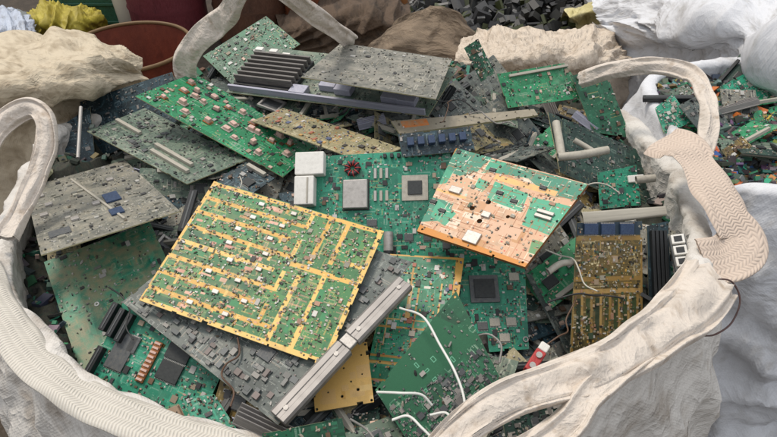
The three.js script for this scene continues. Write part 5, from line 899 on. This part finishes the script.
function heap(name, rim, top, gap, k, label, n, cols, size) {
  const xs = rim.map((p) => p[0]), zs = rim.map((p) => p[2]), x0 = Math.min(...xs), x1 = Math.max(...xs), z0 = Math.min(...zs), z1 = Math.max(...zs), nu = 110, nv = 110, P = [];
  for (let j = 0; j < nv; j++) { const row = []; for (let i = 0; i < nu; i++) { const x = x0 + (x1 - x0) * i / (nu - 1), z = z0 + (z1 - z0) * j / (nv - 1); const t = top + 0.02 * fbm(x * 9, z * 9, 3); row.push(new THREE.Vector3(x, insideRim(rim, x, z, k) ? under(x, z, t, gap) + 0.006 * sx.noise3d(x * 60, z * 60, 1) : top - 0.35, z)); } P.push(row); }
  const g = mesh(name, gridGeo(P, (i, j) => [i / nu * 3, j / nv * 3], nu, nv), mScrap, scene); g.userData = { kind: 'stuff', label, category: 'scrap' };
  // loose fragments on it
  const im = new THREE.InstancedMesh(new THREE.BoxGeometry(1, 1, 1), std({ roughness: 0.6 }), n), o = new THREE.Object3D(), c = new THREE.Color(); let m = 0, tries = 0;
  while (m < n && tries++ < n * 6) {
    const x = rr(x0, x1), z = rr(z0, z1); if (!insideRim(rim, x, z, k - 0.02)) continue;
    const y = under(x, z, top + 0.02 * fbm(x * 9, z * 9, 3), gap); if (y < top - 0.25) continue;
    const s = rr(size[0], size[1]); o.position.set(x, y + 0.003, z); o.rotation.set(rr(-0.7, 0.7), rr(0, 6.28), rr(-0.7, 0.7)); o.scale.set(s * rr(0.4, 1.6), rr(0.002, 0.008), s * rr(0.3, 1)); o.updateMatrix(); im.setMatrixAt(m, o.matrix);
    im.setColorAt(m, c.setRGB(...pick(cols).map((e) => e * rr(0.7, 1.3)))); m++;
  }
  im.count = m; im.name = name.replace('mass', 'fragments'); im.castShadow = im.receiveShadow = true; im.userData = { kind: 'stuff', label: label.replace('packed', 'loose small'), category: 'scrap' }; scene.add(im);
}
const COLS = [[0.02, 0.022, 0.022], [0.03, 0.035, 0.035], [0.02, 0.12, 0.07], [0.03, 0.2, 0.12], [0.06, 0.1, 0.08], [0.1, 0.09, 0.075], [0.25, 0.24, 0.22], [0.12, 0.08, 0.04], [0.02, 0.09, 0.06], [0.02, 0.02, 0.02], [0.04, 0.04, 0.035], [0.05, 0.06, 0.08]];
heap('scrap_mass', D.rim, 0.86, 0.016, 0.985, 'packed electronic scrap filling the sack under the boards', 4200, COLS, [0.005, 0.02]);
R = mulberry(303);
heap('scrap_mass_neighbour', D.nrim, 0.83, 0.012, 0.95, 'packed electronic scrap in the neighbouring sack', 6500, [...COLS, ...COLS, [0.5, 0.12, 0.03], [0.4, 0.3, 0.06], [0.03, 0.08, 0.25], [0.03, 0.25, 0.18], [0.4, 0.38, 0.34], [0.35, 0.2, 0.1], [0.12, 0.07, 0.12]], [0.006, 0.034]);
{ // more boards lying on the neighbouring scrap
  const xs = D.nrim.map((p) => p[0]), zs = D.nrim.map((p) => p[2]); let k = 0, tries = 0;
  while (k < 20 && tries++ < 400) {
    const x = rr(Math.min(...xs), Math.min(...xs) + 0.62), z = rr(Math.min(...zs), Math.max(...zs)); if (!insideRim(D.nrim, x, z, 0.84)) continue;
    const y = under(x, z, 0.84, 0.03); if (y < 0.8) continue;
    const t = Math.floor(rr(0, 13.99)), g = protos[t].clone(); g.name = numbered(protos[t].name); g.position.set(x, y + 0.012, z); g.rotation.set(rr(-0.5, 0.6), rr(0, 6.28), rr(-0.5, 0.5)); scene.add(g); k++;
    g.userData = { ...g.userData, label: protos[t].userData.label.replace(/wedged into.*$/, '') + 'on the scrap of the neighbouring sack', group: protos[t].userData.group.replace('in the pile', 'in the neighbouring sack') };
  }
}
{
  const c = D.pt.debris, n = 1800, im = new THREE.InstancedMesh(new THREE.BoxGeometry(1, 1, 1), std({ roughness: 0.5 }), n), o = new THREE.Object3D(), col = new THREE.Color();
  for (let k = 0; k < n; k++) { const a = rr(0, 6.28), r = Math.sqrt(R()), x = c[0] + Math.cos(a) * r * 0.9, z = c[2] - 0.2 + Math.sin(a) * r * 0.7, h = 0.3 * (1 - r * r * 0.8); o.position.set(x, Math.max(0.02, h * rr(0.75, 1)), z); o.rotation.set(rr(0, 6.28), rr(0, 6.28), rr(0, 6.28)); const s = rr(0.03, 0.09); o.scale.set(s, s * rr(0.15, 0.6), s * rr(0.4, 1)); o.updateMatrix(); im.setMatrixAt(k, o.matrix); im.setColorAt(k, col.setRGB(...pick([[0.012, 0.013, 0.014], [0.02, 0.02, 0.022], [0.035, 0.036, 0.035], [0.012, 0.013, 0.014], [0.1, 0.1, 0.1], [0.05, 0.06, 0.02]]))); }
  im.name = 'black_scrap_heap'; im.castShadow = im.receiveShadow = true; im.userData = { kind: 'stuff', label: 'heap of black plastic scrap behind the cream sack', category: 'scrap heap' }; scene.add(im);
}
{ // crumbs lying on the boards
  R = mulberry(404);
  const keys = Object.keys(D.boards).filter((k) => !['chassis', 'blackcol', 'goldplate'].includes(k)), n = 900, im = new THREE.InstancedMesh(new THREE.DodecahedronGeometry(1, 0), std({ roughness: 0.9 }), n), o = new THREE.Object3D(), c = new THREE.Color(); let m = 0;
  for (let t = 0; t < 5000 && m < n; t++) {
    const d = D.boards[pick(keys)], q = d.q, x = rr(Math.min(...q.map((e) => e[0])), Math.max(...q.map((e) => e[0]))), z = rr(Math.min(...q.map((e) => e[1])), Math.max(...q.map((e) => e[1]))); if (!inPoly(q, x, z)) continue;
    const s = rr(0.0006, 0.0022), p = new THREE.Vector3(x, s * 0.5, z).applyQuaternion(new THREE.Quaternion(...d.p.slice(3, 7))).add(V(d.p)); o.position.copy(p); o.rotation.set(rr(0, 6), rr(0, 6), rr(0, 6)); o.scale.set(s * rr(0.7, 2.5), s * 0.7, s); o.updateMatrix(); im.setMatrixAt(m, o.matrix); im.setColorAt(m++, c.setRGB(...pick([[0.3, 0.27, 0.22], [0.45, 0.43, 0.4], [0.1, 0.08, 0.06], [0.2, 0.17, 0.13], [0.03, 0.03, 0.03]])));
  }
  im.count = m; im.name = 'dust_crumbs'; im.castShadow = im.receiveShadow = true; im.userData = { kind: 'stuff', label: 'loose crumbs of dirt lying on the boards', category: 'crumbs' }; scene.add(im);
}
{ // loose leads
  const cols = [['#1c1c1d', '#2a2a2b', 'black'], ['#6d6a66', '#8a8783', 'grey'], ['#4a3528', '#5d4535', 'brown'], ['#a8a498', '#c2beb2', 'off white']];
  const mats = cols.map(([a, b, c], i) => [mNoise([a, b, a], 90 + i, { roughness: 0.5 }), c]);
  D.leads.forEach(([a, where], i) => { const [m, c] = mats[i % 4], p = V(a), pts = []; let h = rr(0, 6.28); for (let k = 0; k < 6; k++) { pts.push([p.x, p.y + 0.006 * Math.sin(k * 1.9 + i), p.z]); h += rr(-0.9, 0.9); p.x += Math.cos(h) * 0.022; p.z += Math.sin(h) * 0.022; } single('loose_lead', tube(pts, rr(0.0009, 0.0015), 40, 6), m, `thin ${c} lead curling ${where}`, 'wire', 'thin loose leads in the pile'); });
}
renderer.render(scene, camera);
